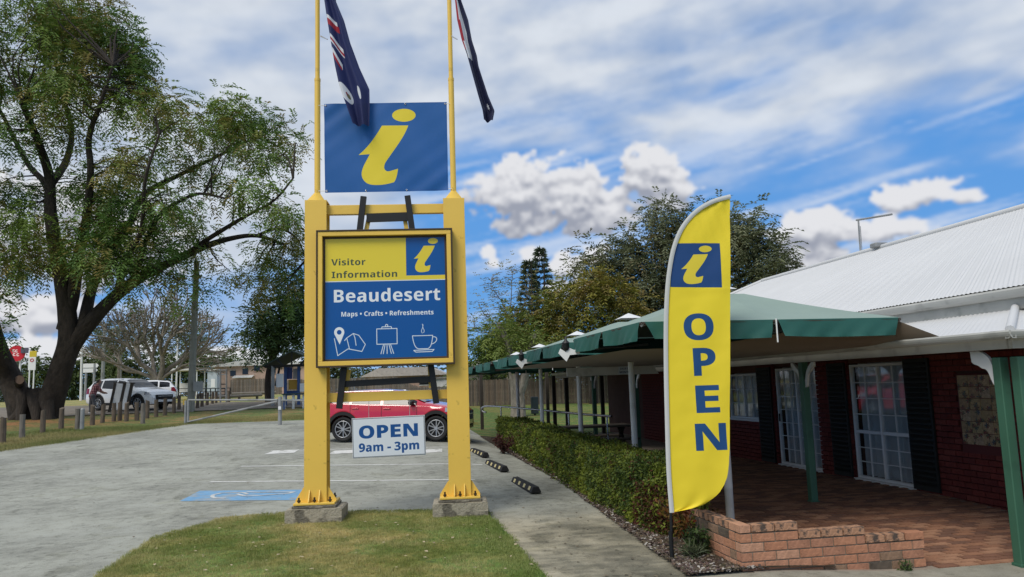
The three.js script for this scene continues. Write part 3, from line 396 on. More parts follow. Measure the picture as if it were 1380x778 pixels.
// ---------- the visitor information sign ----------
const SD = 10.76, SP = onGround(at(524.5, 690, SD)), STURN = -6.1 * DEG;
const signPlane = { o: SP, q: new THREE.Quaternion().setFromAxisAngle(V(0, 1, 0), STURN) };
function inSign(px, py, z = 0) { // where the sight line meets the sign's plane moved z towards the viewer, in the sign's own axes
  const iq = signPlane.q.clone().invert(), o = camera.position.clone().sub(SP).applyQuaternion(iq), d = ray(px, py).applyQuaternion(iq); return o.addScaledVector(d, (z - o.z) / d.z);
}
const sxy = (px, py, z = 0) => { const p = inSign(px, py, z); return [p.x, p.y]; };
const signLabel = 'tall yellow framed visitor information sign on two posts with concrete footings';
const sign = thing('information_sign', signLabel, 'sign', SP, STURN);
const XL = inSign(427.5, 480).x, XR = inSign(616, 480).x, YTOP = inSign(427, 274).y;
{
  for (const [x, dark] of [[XL, 0], [XR, 0]]) {
    const p = mb(), w = 0.31, d = 0.26; // rolled steel section: two flanges and a web
    p.rbox(w, YTOP - 0.30, 0.022, x, (YTOP + 0.30) / 2, d / 2, 0.004).rbox(w, YTOP - 0.30, 0.022, x, (YTOP + 0.30) / 2, -d / 2, 0.004).box(0.05, YTOP - 0.30, d - 0.026, x, (YTOP + 0.30) / 2, 0).box(w + 0.002, 0.016, d + 0.02, x, YTOP + 0.006, 0);
    const post = p.build('post', M.yellow, sign);
    const bp = mb().rbox(0.56, 0.03, 0.5, x, 0.285, 0, 0.006), gus = (sx) => bp.prism([[0, 0], [0.125, 0], [0.125, 0.025], [0.012, 0.2], [0, 0.2]], 0.016, M4(V(x + sx * w / 2, 0.30, 0.09), new THREE.Euler(0, sx < 0 ? Math.PI : 0, 0)));
    gus(1); gus(-1); for (const sx of [-0.07, 0.07]) bp.prism([[0, 0], [0.1, 0], [0.1, 0.02], [0.01, 0.16], [0, 0.16]], 0.014, M4(V(x + sx, 0.30, d / 2 + 0.012), new THREE.Euler(0, -Math.PI / 2, 0)));
    const base = bp.build('base_plate', M.yellow, sign);
    for (const bx of [-0.21, 0, 0.21]) for (const bz of [0.205, -0.205]) part('bolt', mb().rod(V(x + bx, 0.30, bz), V(x + bx, 0.37, bz), 0.013).add(new THREE.CylinderGeometry(0.026, 0.026, 0.022, 6), M4(V(x + bx, 0.325, bz))).geo(), M.darkBrown, base);
    const ft = mb().prism([[-0.38, -0.1], [0.38, -0.1], [0.38, 0.205], [0.36, 0.225], [-0.36, 0.225], [-0.38, 0.205]], 0.6, M4(V(x, 0, -0.3))).rbox(0.6, 0.045, 0.5, x, 0.246, 0, 0.015);
    ft.build('footing', M.footing, sign);
    const cap = mb(); const ph = inSign(427, 262).y - YTOP; cap.add(new THREE.CylinderGeometry(0.045, 0.185, ph + 0.02, 4, 1), M4(V(x, YTOP + ph / 2 + 0.012, 0), new THREE.Euler(0, Math.PI / 4, 0))); cap.build('post_cap', M.yellow, sign);
    const y1 = YTOP + ph, y2 = inSign(428, 108).y; mb().rod(V(x, y1, 0), V(x, y2, 0), 0.043, 0.043, 14).rod(V(x, y2, 0), V(x, 8.4, 0), 0.034, 0.034, 14).rod(V(x, y2 - 0.02, 0), V(x, y2 + 0.02, 0), 0.046, 0.046, 14).build('flag_pole', M.yellow, sign);
  }
  const bar = (y0, y1, z) => mb().rbox(XR - XL - 0.056, y1 - y0, 0.09, (XL + XR) / 2, (y0 + y1) / 2, z, 0.006).build('cross_beam', M.yellow, sign);
  bar(inSign(520, 289).y, inSign(520, 276.5).y, 0); bar(inSign(525, 540).y, inSign(525, 527.5).y, 0);
  // black easel that carries the board
  const E = (px, py, z) => { const [x, y] = sxy(px, py, z); return V(x, y, z); };
  for (const [a, b] of [[[490, 265], [457, 551]], [[549, 264], [588, 544]]]) mb().bar(E(...a, 0.10), E(...b, 0.10), 0.085, 0.05).build('easel_leg', M.black, sign);
  for (const [a, b, h] of [[[494, 294], [553, 292], 0.125], [[462, 518], [583, 511], 0.088]]) mb().bar(E(...a, 0.07), E(...b, 0.07), h, 0.045).build('easel_rail', M.black, sign);
  for (const [a, b] of [[[497, 294], [492, 318]], [[545, 292], [549, 316]], [[470, 498], [466, 527]], [[579, 494], [581, 523]]]) mb().bar(E(...a, 0.03), E(...b, 0.03), 0.06, 0.04).build('back_strut', M.yellow, sign);
  // the board
  const zB = 0.24, c = [[425.5, 312.5], [609, 307], [613.5, 489], [427.5, 498]].map(([x, y]) => V(...sxy(x, y, zB), 0));
  const cx = (c[0].x + c[1].x + c[2].x + c[3].x) / 4, cy = (c[0].y + c[1].y + c[2].y + c[3].y) / 4, bw = (c[1].x - c[0].x + c[2].x - c[3].x) / 2, bh = (c[0].y - c[3].y + c[1].y - c[2].y) / 2;
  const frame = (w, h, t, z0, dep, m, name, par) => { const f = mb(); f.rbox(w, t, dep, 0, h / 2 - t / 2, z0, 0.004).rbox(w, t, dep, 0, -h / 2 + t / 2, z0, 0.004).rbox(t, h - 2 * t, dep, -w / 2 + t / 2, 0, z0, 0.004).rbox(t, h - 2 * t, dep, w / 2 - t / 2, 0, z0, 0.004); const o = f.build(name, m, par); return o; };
  const board = new THREE.Group(); board.name = 'sign_board'; board.position.set(cx, cy, zB - 0.09); sign.add(board);
  frame(bw, bh, 0.022, 0.045, 0.20, M.darkBrown, 'outer_frame', board);
  frame(bw - 0.046, bh - 0.046, 0.062, 0.05, 0.17, M.yellow, 'inner_frame', board);
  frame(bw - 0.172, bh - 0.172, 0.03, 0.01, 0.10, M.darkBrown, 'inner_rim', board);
  const pw = bw - 0.18, ph = bh - 0.18;
  const t = canvasTex(1280, 1270, (g) => {
    g.scale(2, 2); g.fillStyle = '#0a559f'; g.fillRect(0, 0, 640, 635); g.fillStyle = '#ecd53a'; g.fillRect(0, 0, 640, 231); g.fillStyle = '#0a559f'; g.fillRect(428, 0, 212, 207); g.fillStyle = '#e8eef0'; g.fillRect(0, 229, 640, 4);
    infoI(g, 468, 14, 128, 178, '#ecd53a');
    g.fillStyle = '#46543c'; g.font = 'bold 47px sans-serif'; g.textAlign = 'left'; fit(g, 'Visitor', 40, 147, 178); fit(g, 'Information', 40, 212, 345);
    g.fillStyle = '#eef2f6'; g.font = 'bold 90px sans-serif'; fit(g, 'Beaudesert', 44, 337, 562);
    g.font = 'bold 33px sans-serif'; fit(g, 'Maps • Crafts • Refreshments', 88, 410, 480);
    g.strokeStyle = '#dfe9f2'; g.lineWidth = 4; g.lineJoin = 'round';
    const L = (...p) => { g.beginPath(); g.moveTo(p[0], p[1]); for (let i = 2; i < p.length; i += 2) g.lineTo(p[i], p[i + 1]); g.stroke(); };
    L(55, 520, 72, 608, 125, 575, 195, 590, 213, 555, 180, 508, 152, 498, 118, 520, 106, 534); L(118, 520, 132, 576); L(152, 498, 160, 520, 166, 560);
    g.fillStyle = '#eef2f6'; g.beginPath(); g.arc(80, 490, 26, 0, 7); g.fill(); g.beginPath(); g.moveTo(56, 500); g.lineTo(82, 552); g.lineTo(104, 500); g.fill(); g.fillStyle = '#0c4f9e'; g.beginPath(); g.arc(80, 490, 12, 0, 7); g.fill();
    g.strokeRect(272, 478, 104, 78); L(296, 478, 300, 468, 346, 468, 350, 478); g.beginPath(); g.arc(323, 462, 6, 0, 7); g.stroke(); L(306, 558, 292, 606); L(314, 558, 304, 606); L(324, 558, 324, 606); L(334, 558, 346, 606); L(342, 558, 358, 606);
    g.beginPath(); g.moveTo(455, 518); g.bezierCurveTo(460, 560, 470, 585, 490, 585); g.lineTo(530, 585); g.bezierCurveTo(548, 585, 556, 560, 560, 518); g.closePath(); g.stroke(); g.beginPath(); g.moveTo(558, 526); g.bezierCurveTo(590, 520, 588, 556, 552, 562); g.stroke(); L(460, 592, 566, 590, 556, 600, 472, 601, 460, 592);
    g.lineWidth = 3; g.beginPath(); g.moveTo(508, 506); g.bezierCurveTo(490, 490, 520, 480, 506, 458); g.moveTo(512, 504); g.bezierCurveTo(526, 488, 502, 482, 512, 462); g.stroke();
  });
  t.anisotropy = 8;
  part('panel', new THREE.PlaneGeometry(pw, ph), mat(0.92, 0.92, 0.92, 0.22, { map: t }), board).position.z = 0.055;
  part('board_back', new THREE.BoxGeometry(bw - 0.06, bh - 0.06, 0.03), M.black, board).position.z = -0.03;
}
function fit(g, s, x, y, w) { const m = g.measureText(s).width; g.save(); g.translate(x, y); g.scale(w / m, 1); g.fillText(s, 0, 0); g.restore(); }
{ // small board hung on two wires
  const z = 0.17, c = [[474.7, 564.2], [573, 559.6], [573, 613], [474.7, 618.4]].map(([x, y]) => inSign(x, y, z)), o = thing('hanging_sign', 'white board reading OPEN 9am - 3pm, hung on wires under the yellow sign', 'sign', SP, STURN);
  const mid = c[0].clone().add(c[1]).add(c[2]).add(c[3]).multiplyScalar(0.25), w = c[1].x - c[0].x, h = c[0].y - c[3].y, tilt = Math.atan2(c[1].y - c[0].y + c[2].y - c[3].y, 2 * w);
  const g = new THREE.Group(); g.name = 'board'; g.position.copy(mid); g.rotation.set(0.03, 0, tilt); o.add(g);
  const t = canvasTex(1000, 560, (k) => { k.fillStyle = '#e6ecf3'; k.fillRect(0, 0, 1000, 560); k.strokeStyle = '#8a9098'; k.lineWidth = 12; k.strokeRect(6, 6, 988, 548); k.fillStyle = '#135296'; k.strokeStyle = '#135296'; k.lineWidth = 9; k.textAlign = 'left'; k.font = 'bold 245px sans-serif'; const F = (s, x, y, w2) => { const m = k.measureText(s).width; k.save(); k.translate(x, y); k.scale(w2 / m, 1); k.fillText(s, 0, 0); k.strokeText(s, 0, 0); k.restore(); }; F('OPEN', 76, 285, 852); k.lineWidth = 5; k.font = 'bold 165px sans-serif'; F('9am - 3pm', 80, 478, 846); });
  part('panel', new RoundedBoxGeometry(w, h, 0.012, 1, 0.003), mat(0.7, 0.72, 0.74, 0.5), g); part('print', new THREE.PlaneGeometry(w - 0.012, h - 0.012), mat(0.9, 0.9, 0.9, 0.4, { map: t }), g).position.z = 0.0085;
  for (const [x, y0, y1] of [[497, 541, 564], [552, 538, 561]]) { const a = inSign(x, y0, 0.06), b = inSign(x, y1 + 1, z); part('wire', mb().rod(a, b, 0.004, 0.004, 5).geo(), M.galv, o); }
}
const bannerTex = () => canvasTex(1320, 960, (g) => { g.fillStyle = '#0b5ba2'; g.fillRect(0, 0, 1320, 960); infoI(g, 360, 70, 620, 820, '#ecd530'); g.strokeStyle = '#0c4a8f'; g.lineWidth = 3; g.strokeRect(14, 14, 1292, 932); });
{ // banner stretched between the flag poles
  const o = thing('information_banner', 'blue banner with slanted yellow letter i, laced between the two flag poles', 'banner', SP, STURN), z = 0.03;
  const c = [[438, 260], [604, 257], [602, 137.5], [436.5, 140]].map(([x, y]) => inSign(x, y, z));
  const g = quadGeo(c[0], c[1], c[2], c[3], 60, 44, (p, u, v) => { p.z += 0.012 * Math.sin(u * 9 + v * 5) * Math.sin(v * 3.14) + 0.010 * Math.sin((u - v) * 26) * Math.exp(-3.5 * Math.min(u + 1 - v, 1 - u + v)) + 0.014 * Math.exp(-((u * 0.8 + v * 0.3 - 0.78) ** 2) * 260) * (1 - v) ; });
  const cloth = part('cloth', g, mat(0.95, 0.95, 0.95, 0.55, { physical: true, transmission: 0.08, thickness: 0, map: bannerTex() }), o);
  for (const [u, v] of [[0.015, 0.02], [0.33, 0.015], [0.66, 0.015], [0.985, 0.02], [0.015, 0.98], [0.33, 0.985], [0.66, 0.985], [0.985, 0.98]]) { const p = c[0].clone().lerp(c[1], u).lerp(c[3].clone().lerp(c[2], u), v); part('eyelet', new THREE.TorusGeometry(0.011, 0.004, 5, 10), M.chrome, cloth).position.copy(p).add(V(0, 0, 0.006)); const px = u < 0.1 ? XL : u > 0.9 ? XR : null; if (px !== null) part('tie', mb().rod(p, V(px, p.y, 0.035), 0.005, 0.005, 5).geo(), M.whitePlain, o); }
}
// limp flags: cloth gathered in folds below the halyard
function limpFlag(label, pts, px, draw, folds, z0) {
  const o = thing('flag', label, 'flag', SP, STURN, undefined), n = pts.length - 1;
  const at2 = (t, k) => { const i = Math.min(n - 1, Math.floor(t * n)), f = t * n - i; return mix(pts[i][k], pts[i + 1][k], f); };
  const g = sheet(44, 60, (p, u, v) => { // v runs down
    const y = at2(v, 0), l = at2(v, 1), r = at2(v, 2), a = inSign(mix(l, r, u), y, z0), fold = Math.sin(u * folds * Math.PI * 2 + v * 1.4) * 0.055 * (0.5 + 0.5 * v) + Math.sin(u * 3.1 + v * 3) * 0.03; p.set(a.x, a.y, a.z + fold);
  });
  const uv = g.attributes.uv; for (let i = 0; i < uv.count; i++) uv.setY(i, 1 - uv.getY(i));
  part('cloth', g, mat(0.95, 0.95, 0.95, 0.7, { physical: true, transmission: 0.16, thickness: 0, map: canvasTex(512, 1024, draw) }), o);
  for (const y of [px[1], px[1] - 118]) { const a = inSign(px[0], y, 0.02), b = inSign(px[0] + (px[2] ?? 8), y + 3, z0); part('clip', mb().rod(V(a.x, a.y, 0.05), b, 0.012, 0.008, 6).geo(), M.chrome, o); }
  return o;
}
{
  const navy = '#10205a', red = '#a3152b', wh = '#dfe1e6';
  limpFlag('dark blue flag with white badge on the left flag pole, hanging over the banner', [[-70, 434, 446], [0, 437, 452], [26, 441, 463], [55, 446, 471], [90, 452, 484], [118, 458, 497], [140, 466, 497.5], [168, 476, 497]], [433, 50], (g) => {
    g.fillStyle = navy; g.fillRect(0, 0, 512, 1024);
    const S = (x0, y0, x1, y1, w, c) => { g.strokeStyle = c; g.lineWidth = w; g.beginPath(); g.moveTo(x0, y0); g.lineTo(x1, y1); g.stroke(); };
    S(0, 295, 270, 350, 70, wh); S(0, 310, 300, 372, 44, red); S(0, 420, 260, 510, 54, wh); S(0, 425, 260, 520, 18, red); S(0, 500, 150, 590, 44, wh); S(0, 520, 130, 605, 26, red);
    g.fillStyle = wh; g.beginPath(); g.ellipse(70, 790, 120, 74, 0.5, 0, 7); g.fill(); g.fillStyle = '#6f6a4a'; g.beginPath(); g.ellipse(110, 812, 32, 24, 0.4, 0, 7); g.fill(); g.fillStyle = '#8a2b30'; g.beginPath(); g.arc(90, 790, 15, 0, 7); g.fill(); g.fillStyle = wh; g.beginPath(); g.ellipse(330, 780, 24, 60, -0.2, 0, 7); g.fill();
  }, 1.6, 0.2);
  limpFlag('dark blue flag with small white star hanging on the right flag pole', [[-70, 611, 618], [0, 613, 621], [28, 616, 631], [55, 622, 636], [75, 629, 642.5], [90, 633, 645], [130, 644, 658], [150, 650, 666.5], [163, 652, 664]], [609, 50, 7], (g) => {
    g.fillStyle = '#0d1740'; g.fillRect(0, 0, 512, 1024); g.fillStyle = red; g.fillRect(0, 0, 200, 470); g.fillStyle = wh; g.beginPath(); g.moveTo(140, 0); g.lineTo(330, 330); g.lineTo(240, 560); g.lineTo(30, 560); g.lineTo(60, 380); g.fill(); g.fillStyle = red; g.fillRect(60, 260, 70, 140); g.fillStyle = wh;
    for (const [x, y, r] of [[330, 850, 46]]) { g.beginPath(); for (let i = 0; i < 14; i++) { const a = i * Math.PI / 7, q = i & 1 ? r * 0.45 : r; g.lineTo(x + q * Math.sin(a), y + q * 0.8 * Math.cos(a)); } g.fill(); }
  }, 1.2, 0.14);
}

// ---------- feather flag ----------
{
  const FD = at(906, 758, 7.72), base = G(906, 758), o = thing('feather_flag', 'tall yellow feather flag reading OPEN, planted beside the hedge', 'flag', V(base.x, T(base.x, base.z), base.z), -10.1 * DEG);
  const q = new THREE.Quaternion().setFromAxisAngle(V(0, 1, 0), o.rotation.y).invert();
  const L = (px, py) => { const c = camera.position.clone().sub(o.position).applyQuaternion(q), d = ray(px, py).applyQuaternion(q); return c.addScaledVector(d, -c.z / d.z); };
  const left = [[904, 691], [900, 640], [897.5, 560], [896, 480], [896.5, 420], [900, 370], [908, 330], [920, 304], [938, 284], [960, 271], [984, 264]], right = [[904, 691], [945, 682], [966, 668], [979, 646], [983.5, 615], [984, 540], [984, 470], [984, 400], [984, 340], [984, 300], [984, 265]];
  const lc = new THREE.CatmullRomCurve3(left.map((p) => L(...p))), yb = L(904, 691).y, yt = L(984, 264).y;
  // span across the flag at height y
  const ex = (list) => { const c = new THREE.CatmullRomCurve3(list.map((p) => L(...p)), false, 'centripetal').getSpacedPoints(300); return (y) => { let best = c[0], d = 9; for (const p of c) if (Math.abs(p.y - y) < d) { d = Math.abs(p.y - y); best = p; } return best.x; }; };
  const xl = ex(left), xr = ex(right);
  const g = sheet(36, 120, (p, u, v) => { const y = mix(yb + 0.003, yt - 0.004, v < 0.12 ? Math.pow(v / 0.12, 1.6) * 0.12 : v > 0.88 ? 1 - Math.pow((1 - v) / 0.12, 1.6) * 0.12 : v), a = xl(y), b = Math.max(a + 0.002, xr(y)), x = mix(a, b, u); p.set(x, y, 0.012 * Math.sin(v * 7 + u * 3) * u + 0.006 * Math.sin(u * 9 - v * 17) * u + 0.012 * Math.sin((x * 9 + y * 3.2)) * sstep(0.8, 1, v) + 0.008 * Math.sin(x * 60 + y * 18) * sstep(0.72, 0.95, v) * u + 0.012 * Math.sin(u * 14 + v * 60) * (1 - sstep(0.0, 0.14, v)) * u + 0.006 * fbm3(x * 4, y * 5, 2, 3) * sstep(0, 0.2, u)); });
  const A = L(893, 696), B = L(988, 260), uv = g.attributes.uv, ps = g.attributes.position; for (let i = 0; i < uv.count; i++) uv.setXY(i, (ps.getX(i) - A.x) / (B.x - A.x), (ps.getY(i) - A.y) / (B.y - A.y));
  const t = canvasTex(444, 2037, (k) => {
    const s = 2037 / 436, X = (x) => (x - 893) * s * (444 / 95) / s, Y = (y) => (y - 260) * s; const kx = 444 / 95; const XX = (x) => (x - 893) * kx;
    k.fillStyle = '#f4db2c'; k.fillRect(0, 0, 444, 2037); k.fillStyle = '#08427e'; k.beginPath(); k.moveTo(XX(919), Y(329)); k.lineTo(XX(970), Y(331)); k.lineTo(XX(969), Y(393)); k.lineTo(XX(914.5), Y(390)); k.fill();
    infoI(k, XX(927), Y(334), 34 * kx, 53 * s, '#e9d33c'); k.font = 'bold 200px sans-serif'; k.textAlign = 'center'; k.lineWidth = 3; k.strokeStyle = k.fillStyle = '#0a4881';
    for (const [ch, cx, top, bot, w] of [['O', 942, 427, 464, 32], ['P', 945, 474, 512, 24], ['E', 946, 525, 562, 25], ['N', 948, 576, 612, 33]]) { const mt = k.measureText(ch), h = mt.actualBoundingBoxAscent + mt.actualBoundingBoxDescent, ww = mt.actualBoundingBoxRight + mt.actualBoundingBoxLeft; k.save(); k.translate(XX(cx), Y(bot)); k.scale((w * kx - 4) / ww, ((bot - top) * s - 4) / h); k.translate(0, -mt.actualBoundingBoxDescent); k.fillText(ch, 0, 0); k.strokeText(ch, 0, 0); k.restore(); }
  });
  part('sail', g, mat(1, 1, 1, 0.7, { physical: true, transmission: 0.12, thickness: 0, map: t }), o);
  const sl = sheet(6, 90, (p, u, v) => { const c = lc.getPoint(v), tn = lc.getTangent(v), n = V(tn.y, -tn.x, 0); p.copy(c).addScaledVector(n, mix(-0.014, 0.032, u)); p.z = 0.007 * Math.sin(u * Math.PI) + 0.014; });
  part('sleeve', sl, mat(0.60, 0.61, 0.60, 0.8, { map: clothTex }), o);
  const f = L(906, 757); mb().rod(V(f.x, -0.1, 0), L(904, 688), 0.016, 0.014, 10).rod(V(f.x, 0, 0), V(f.x, 0.30, 0), 0.022, 0.022, 10).build('pole', M.black, o);
  mb().tube([L(903, 690).setZ(0.005), ...left.slice(2).map((p) => L(...p).setZ(0.005))], 0.010, 6, 60).build('curved_pole', M.black, o);
}

// ---------- canopies ----------
{
  const PX = 4.3, zs = [-9.21, -12.72, -16.24, -20.2, -23.7], hw = 1.53, hz = 1.43;
  const name = ['nearest green square canopy with peaked top, behind the feather flag', 'second green square canopy from the feather flag', 'third green square canopy from the feather flag', 'fourth green square canopy, next to last in the row', 'farthest green square canopy in the row along the hedge'];
  zs.forEach((z, i) => {
    const o = thing('canopy', name[i], 'canopy', V(PX, 0, z), 0, 'green canopies in a row along the hedge'), eave = 2.43 - 0.008 * i, top = 2.96 - 0.045 * i, r = 0.26;
    const base = T(PX, z);
    part('post', mb().rod(V(0, base, 0), V(0, top - 0.12, 0), 0.052, 0.052, 16).geo(), M.white, o);
    // eight cloth facets between the ribs, each sagging a little
    const rim = [[-1, 1], [0, 1], [1, 1], [1, 0], [1, -1], [0, -1], [-1, -1], [-1, 0]].map(([a, b]) => V(a * hw, eave, b * hz)), crown = mb();
    for (let k = 0; k < 8; k++) { const a = rim[k], b = rim[(k + 1) % 8], ca = a.clone().multiplyScalar(r / hw).setY(top - 0.10), cb = b.clone().multiplyScalar(r / hw).setY(top - 0.10); crown.add(quadGeo(a, b, cb, ca, 10, 10, (p, u, v) => { p.y -= 0.028 * Math.sin(u * Math.PI) * Math.sin(v * Math.PI) + 0.02 * Math.sin(v * Math.PI); }), null, false); }
    crown.build('canopy_cloth', M.canopy, o);
    const cap = mb(); cap.add(new THREE.ConeGeometry(0.28, 0.10, 4, 1), M4(V(0, top + 0.02, 0), new THREE.Euler(0, Math.PI / 4, 0))); cap.build('vent_cap', M.whitePlain, o);
    for (let k = 0; k < 8; k++) {
      const a = rim[k], b = rim[(k + 1) % 8], dir = b.clone().sub(a).normalize(), out = V(-dir.z, 0, dir.x).negate(); if (out.dot(a.clone().add(b)) < 0) out.negate();
      const a2 = a.clone().addScaledVector(dir, 0.03), b2 = b.clone().addScaledVector(dir, -0.03), dh = 0.2, gq = quadGeo(a2, b2, b2.clone().setY(eave - dh).addScaledVector(dir, -0.03 - 0.05 * R()), a2.clone().setY(eave - dh + 0.015).addScaledVector(dir, 0.05 + 0.1 * R()), 26, 7, (p, u, v) => { p.addScaledVector(out, 0.012 + 0.05 * v * Math.sin(u * 8 + k * 2 + i) * 0.35 + 0.03 * v + 0.01 * v * Math.sin(u * 31 + v * 5 + k)); p.y -= 0.012 * Math.sin(u * Math.PI) * v; });
      part('valance', gq, M.valance, o);
      part('rib', mb().bar(a.clone().setY(eave - 0.035), V(0, top - 0.2, 0), 0.025, 0.035).geo(), M.galv, o);
    }
    const fr = mb(); for (let k = 0; k < 8; k += 1) fr.rod(rim[k].clone().setY(eave - 0.02), rim[(k + 1) % 8].clone().setY(eave - 0.02), 0.016, 0.016, 6); fr.build('edge_frame', M.darkTimber, o);
    part('rib_end', mb().rod(V(0, eave + 0.01, hz + 0.03), V(0.0, eave - 0.25, hz + 0.03), 0.009, 0.009, 6).geo(), M.whitePlain, o);
  });
  // white folded brackets with lanterns in the gaps between canopies
  [[763, 478, -10.95], [703, 490, -14.5]].forEach(([px, py, z], i) => {
    const p = onX(px, py, 2.62), o = thing('lantern_bracket', i ? 'white V-shaped bracket with black lantern between the second and third canopies' : 'white V-shaped bracket with black lantern between the first and second canopies', 'bracket', p, -10.1 * DEG, 'white lantern brackets under the canopies'), k = mb();
    k.prism([[-0.11, 0.02], [0, -0.10], [0.05, -0.01], [0.19, 0.0], [0.19, 0.07], [0.11, 0.06], [0.03, 0.10], [0, 0.03], [-0.08, 0.085]].map(([x, y]) => [x, y]), 0.03); k.build('bracket', M.whitePlain, o);
    mb().add(new THREE.LatheGeometry([[0, 0.05], [0.03, 0.055], [0.05, 0.09], [0.045, 0.15], [0.06, 0.16], [0.02, 0.2], [0.012, 0.25], [0, 0.25]].map(([x, y]) => new THREE.Vector2(x, y)), 12), M4(V(0.0, 0, 0.02))).build('lantern', M.black, o);
    part('stay', mb().rod(V(0.15, 0.05, 0.01), V(1.2, 0.12, -0.25), 0.015, 0.015, 6).geo(), M.galv, o);
  });
  // brown sheet slung between the canopies and the veranda
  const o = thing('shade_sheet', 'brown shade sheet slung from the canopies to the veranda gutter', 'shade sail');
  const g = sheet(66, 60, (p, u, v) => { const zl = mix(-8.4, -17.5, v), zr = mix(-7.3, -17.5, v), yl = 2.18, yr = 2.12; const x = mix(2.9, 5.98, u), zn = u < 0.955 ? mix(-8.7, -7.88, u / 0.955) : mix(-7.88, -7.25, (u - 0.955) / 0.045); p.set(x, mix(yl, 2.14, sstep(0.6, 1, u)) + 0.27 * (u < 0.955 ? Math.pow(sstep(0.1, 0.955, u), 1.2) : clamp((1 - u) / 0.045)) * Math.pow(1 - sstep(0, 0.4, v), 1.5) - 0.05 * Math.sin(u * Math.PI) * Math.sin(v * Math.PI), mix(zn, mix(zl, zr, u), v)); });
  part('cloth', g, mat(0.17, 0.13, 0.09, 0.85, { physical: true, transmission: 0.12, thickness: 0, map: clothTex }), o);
}
{ // covered way behind the canopies
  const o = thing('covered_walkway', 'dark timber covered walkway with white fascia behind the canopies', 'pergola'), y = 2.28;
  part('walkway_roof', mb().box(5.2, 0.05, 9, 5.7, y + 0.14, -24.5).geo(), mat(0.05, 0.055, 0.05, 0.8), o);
  for (const [px, d] of [[649, 30], [747, 27], [764, 25.5], [801, 24], [812, 26.5], [738, 30]]) { const p = at(px, 540, d), z = p.z; part('walkway_post', mb().rbox(0.12, y + 0.1 - T(p.x, z), 0.12, p.x, (y + 0.1 + T(p.x, z)) / 2, z, 0.01).geo(), M.darkTimber, o); }
  const a = onZ(764, 504, -15.4), b = onZ(880, 498, -15.4); part('walkway_fascia', mb().prism([[a.x, 1.955], [b.x + 0.12, 1.955], [b.x, 2.125], [a.x, 2.125]], 0.04, M4(V(0, 0, -15.42))).geo(), M.white, o);
  const nt = onZ(842, 500, -15.35); nt.y = 2.045; part('notice', new THREE.BoxGeometry(0.26, 0.16, 0.01), mat(1, 1, 1, 0.6, { map: canvasTex(256, 160, (k) => { k.fillStyle = '#cfd8e4'; k.fillRect(0, 0, 256, 160); k.fillStyle = '#1d3a78'; k.font = 'bold 58px sans-serif'; k.fillText('DAIRY', 28, 66); k.fillText('MONTH', 14, 138); }) }), o).position.copy(nt);
  part('walkway_beam', mb().box(0.1, 0.16, 12, 3.35, y + 0.02, -23.5).box(5.2, 0.16, 0.1, 5.9, y + 0.02, -20.2).geo(), M.darkTimber, o);
}
{ // steel hand rail
  const o = thing('hand_rail', 'bent steel hand rail behind the hedge under the canopies', 'handrail'), pt = (x, y, d) => at(x, y, d);
  mb().tube([pt(655, 556, 23.6), pt(650, 554.5, 23.7), pt(648.5, 551.5, 23.7), pt(652, 548.4, 23.6), pt(660, 547.8, 23.5), pt(680, 548.6, 23), pt(723, 552.4, 21.3), pt(780, 558, 19), pt(824, 561.5, 17.6)], 0.028, 10, 80).build('rail', M.chrome, o);
  for (const [x, y, d] of [[675, 548.5, 23.1], [766, 556.5, 19.6], [818, 561, 17.8]]) { const p = pt(x, y, d); mb().rod(p, V(p.x, T(p.x, p.z) - 0.1, p.z), 0.022).build('rail_post', M.chrome, o); }
}
{ // table with benches and pots in the shade
  const c = at(800, 572, 19), o = thing('picnic_table', 'dark picnic table in the shade behind the hand rail', 'table', V(c.x, T(c.x, c.z), c.z)), t = M.darkTimber;
  mb().rbox(1.8, 0.05, 0.75, 0, 0.74, 0).build('table_top', t, o); for (const s of [-1, 1]) { mb().rbox(1.8, 0.05, 0.26, 0, 0.45, s * 0.68).build('bench_seat', t, o); mb().bar(V(s * 0.7, 0, 0.5), V(s * 0.7, 0.74, -0.2), 0.08, 0.05).bar(V(s * 0.7, 0, -0.5), V(s * 0.7, 0.74, 0.2), 0.08, 0.05).build('leg', t, o); }
}

// ---------- plants ----------
const rdir = () => { const z = rr(-1, 1), a = rr(0, 6.283), s = Math.sqrt(1 - z * z); return V(s * Math.cos(a), z, s * Math.sin(a)); };
// a limb: tapered tube along points, slightly gnarled
function limb(list, pts, r0, r1, seg = 9, n) {
  const c = new THREE.CatmullRomCurve3(pts), N = n ?? Math.max(5, pts.length * 4), fr = c.computeFrenetFrames(N), pos = [], uv = [], idx = [], len = c.getLength();
  const base = R() * 40;
  for (let i = 0; i <= N; i++) { const t = i / N, p = c.getPointAt(t), r = mix(r0, r1, Math.pow(t, 0.85)); for (let j = 0; j <= seg; j++) { const a = j / seg * Math.PI * 2, k = r * (1 + 0.10 * Math.sin(3 * a + i * 0.3 + base) + 0.06 * Math.sin(7 * a + base)), q = p.clone().addScaledVector(fr.normals[i], Math.cos(a) * k).addScaledVector(fr.binormals[i], Math.sin(a) * k); pos.push(q.x, q.y, q.z); uv.push(j / seg * Math.max(1, Math.round(r0 * 4)) * 0.8, t * len); } }
  for (let i = 0; i < N; i++) for (let j = 0; j < seg; j++) { const k = i * (seg + 1) + j; idx.push(k, k + seg + 1, k + seg + 2, k, k + seg + 2, k + 1); }
  const g = new THREE.BufferGeometry(); g.setAttribute('position', new THREE.Float32BufferAttribute(pos, 3)); g.setAttribute('uv', new THREE.Float32BufferAttribute(uv, 2)); g.setIndex(idx); g.computeVertexNormals(); list.push(g); return c;
}
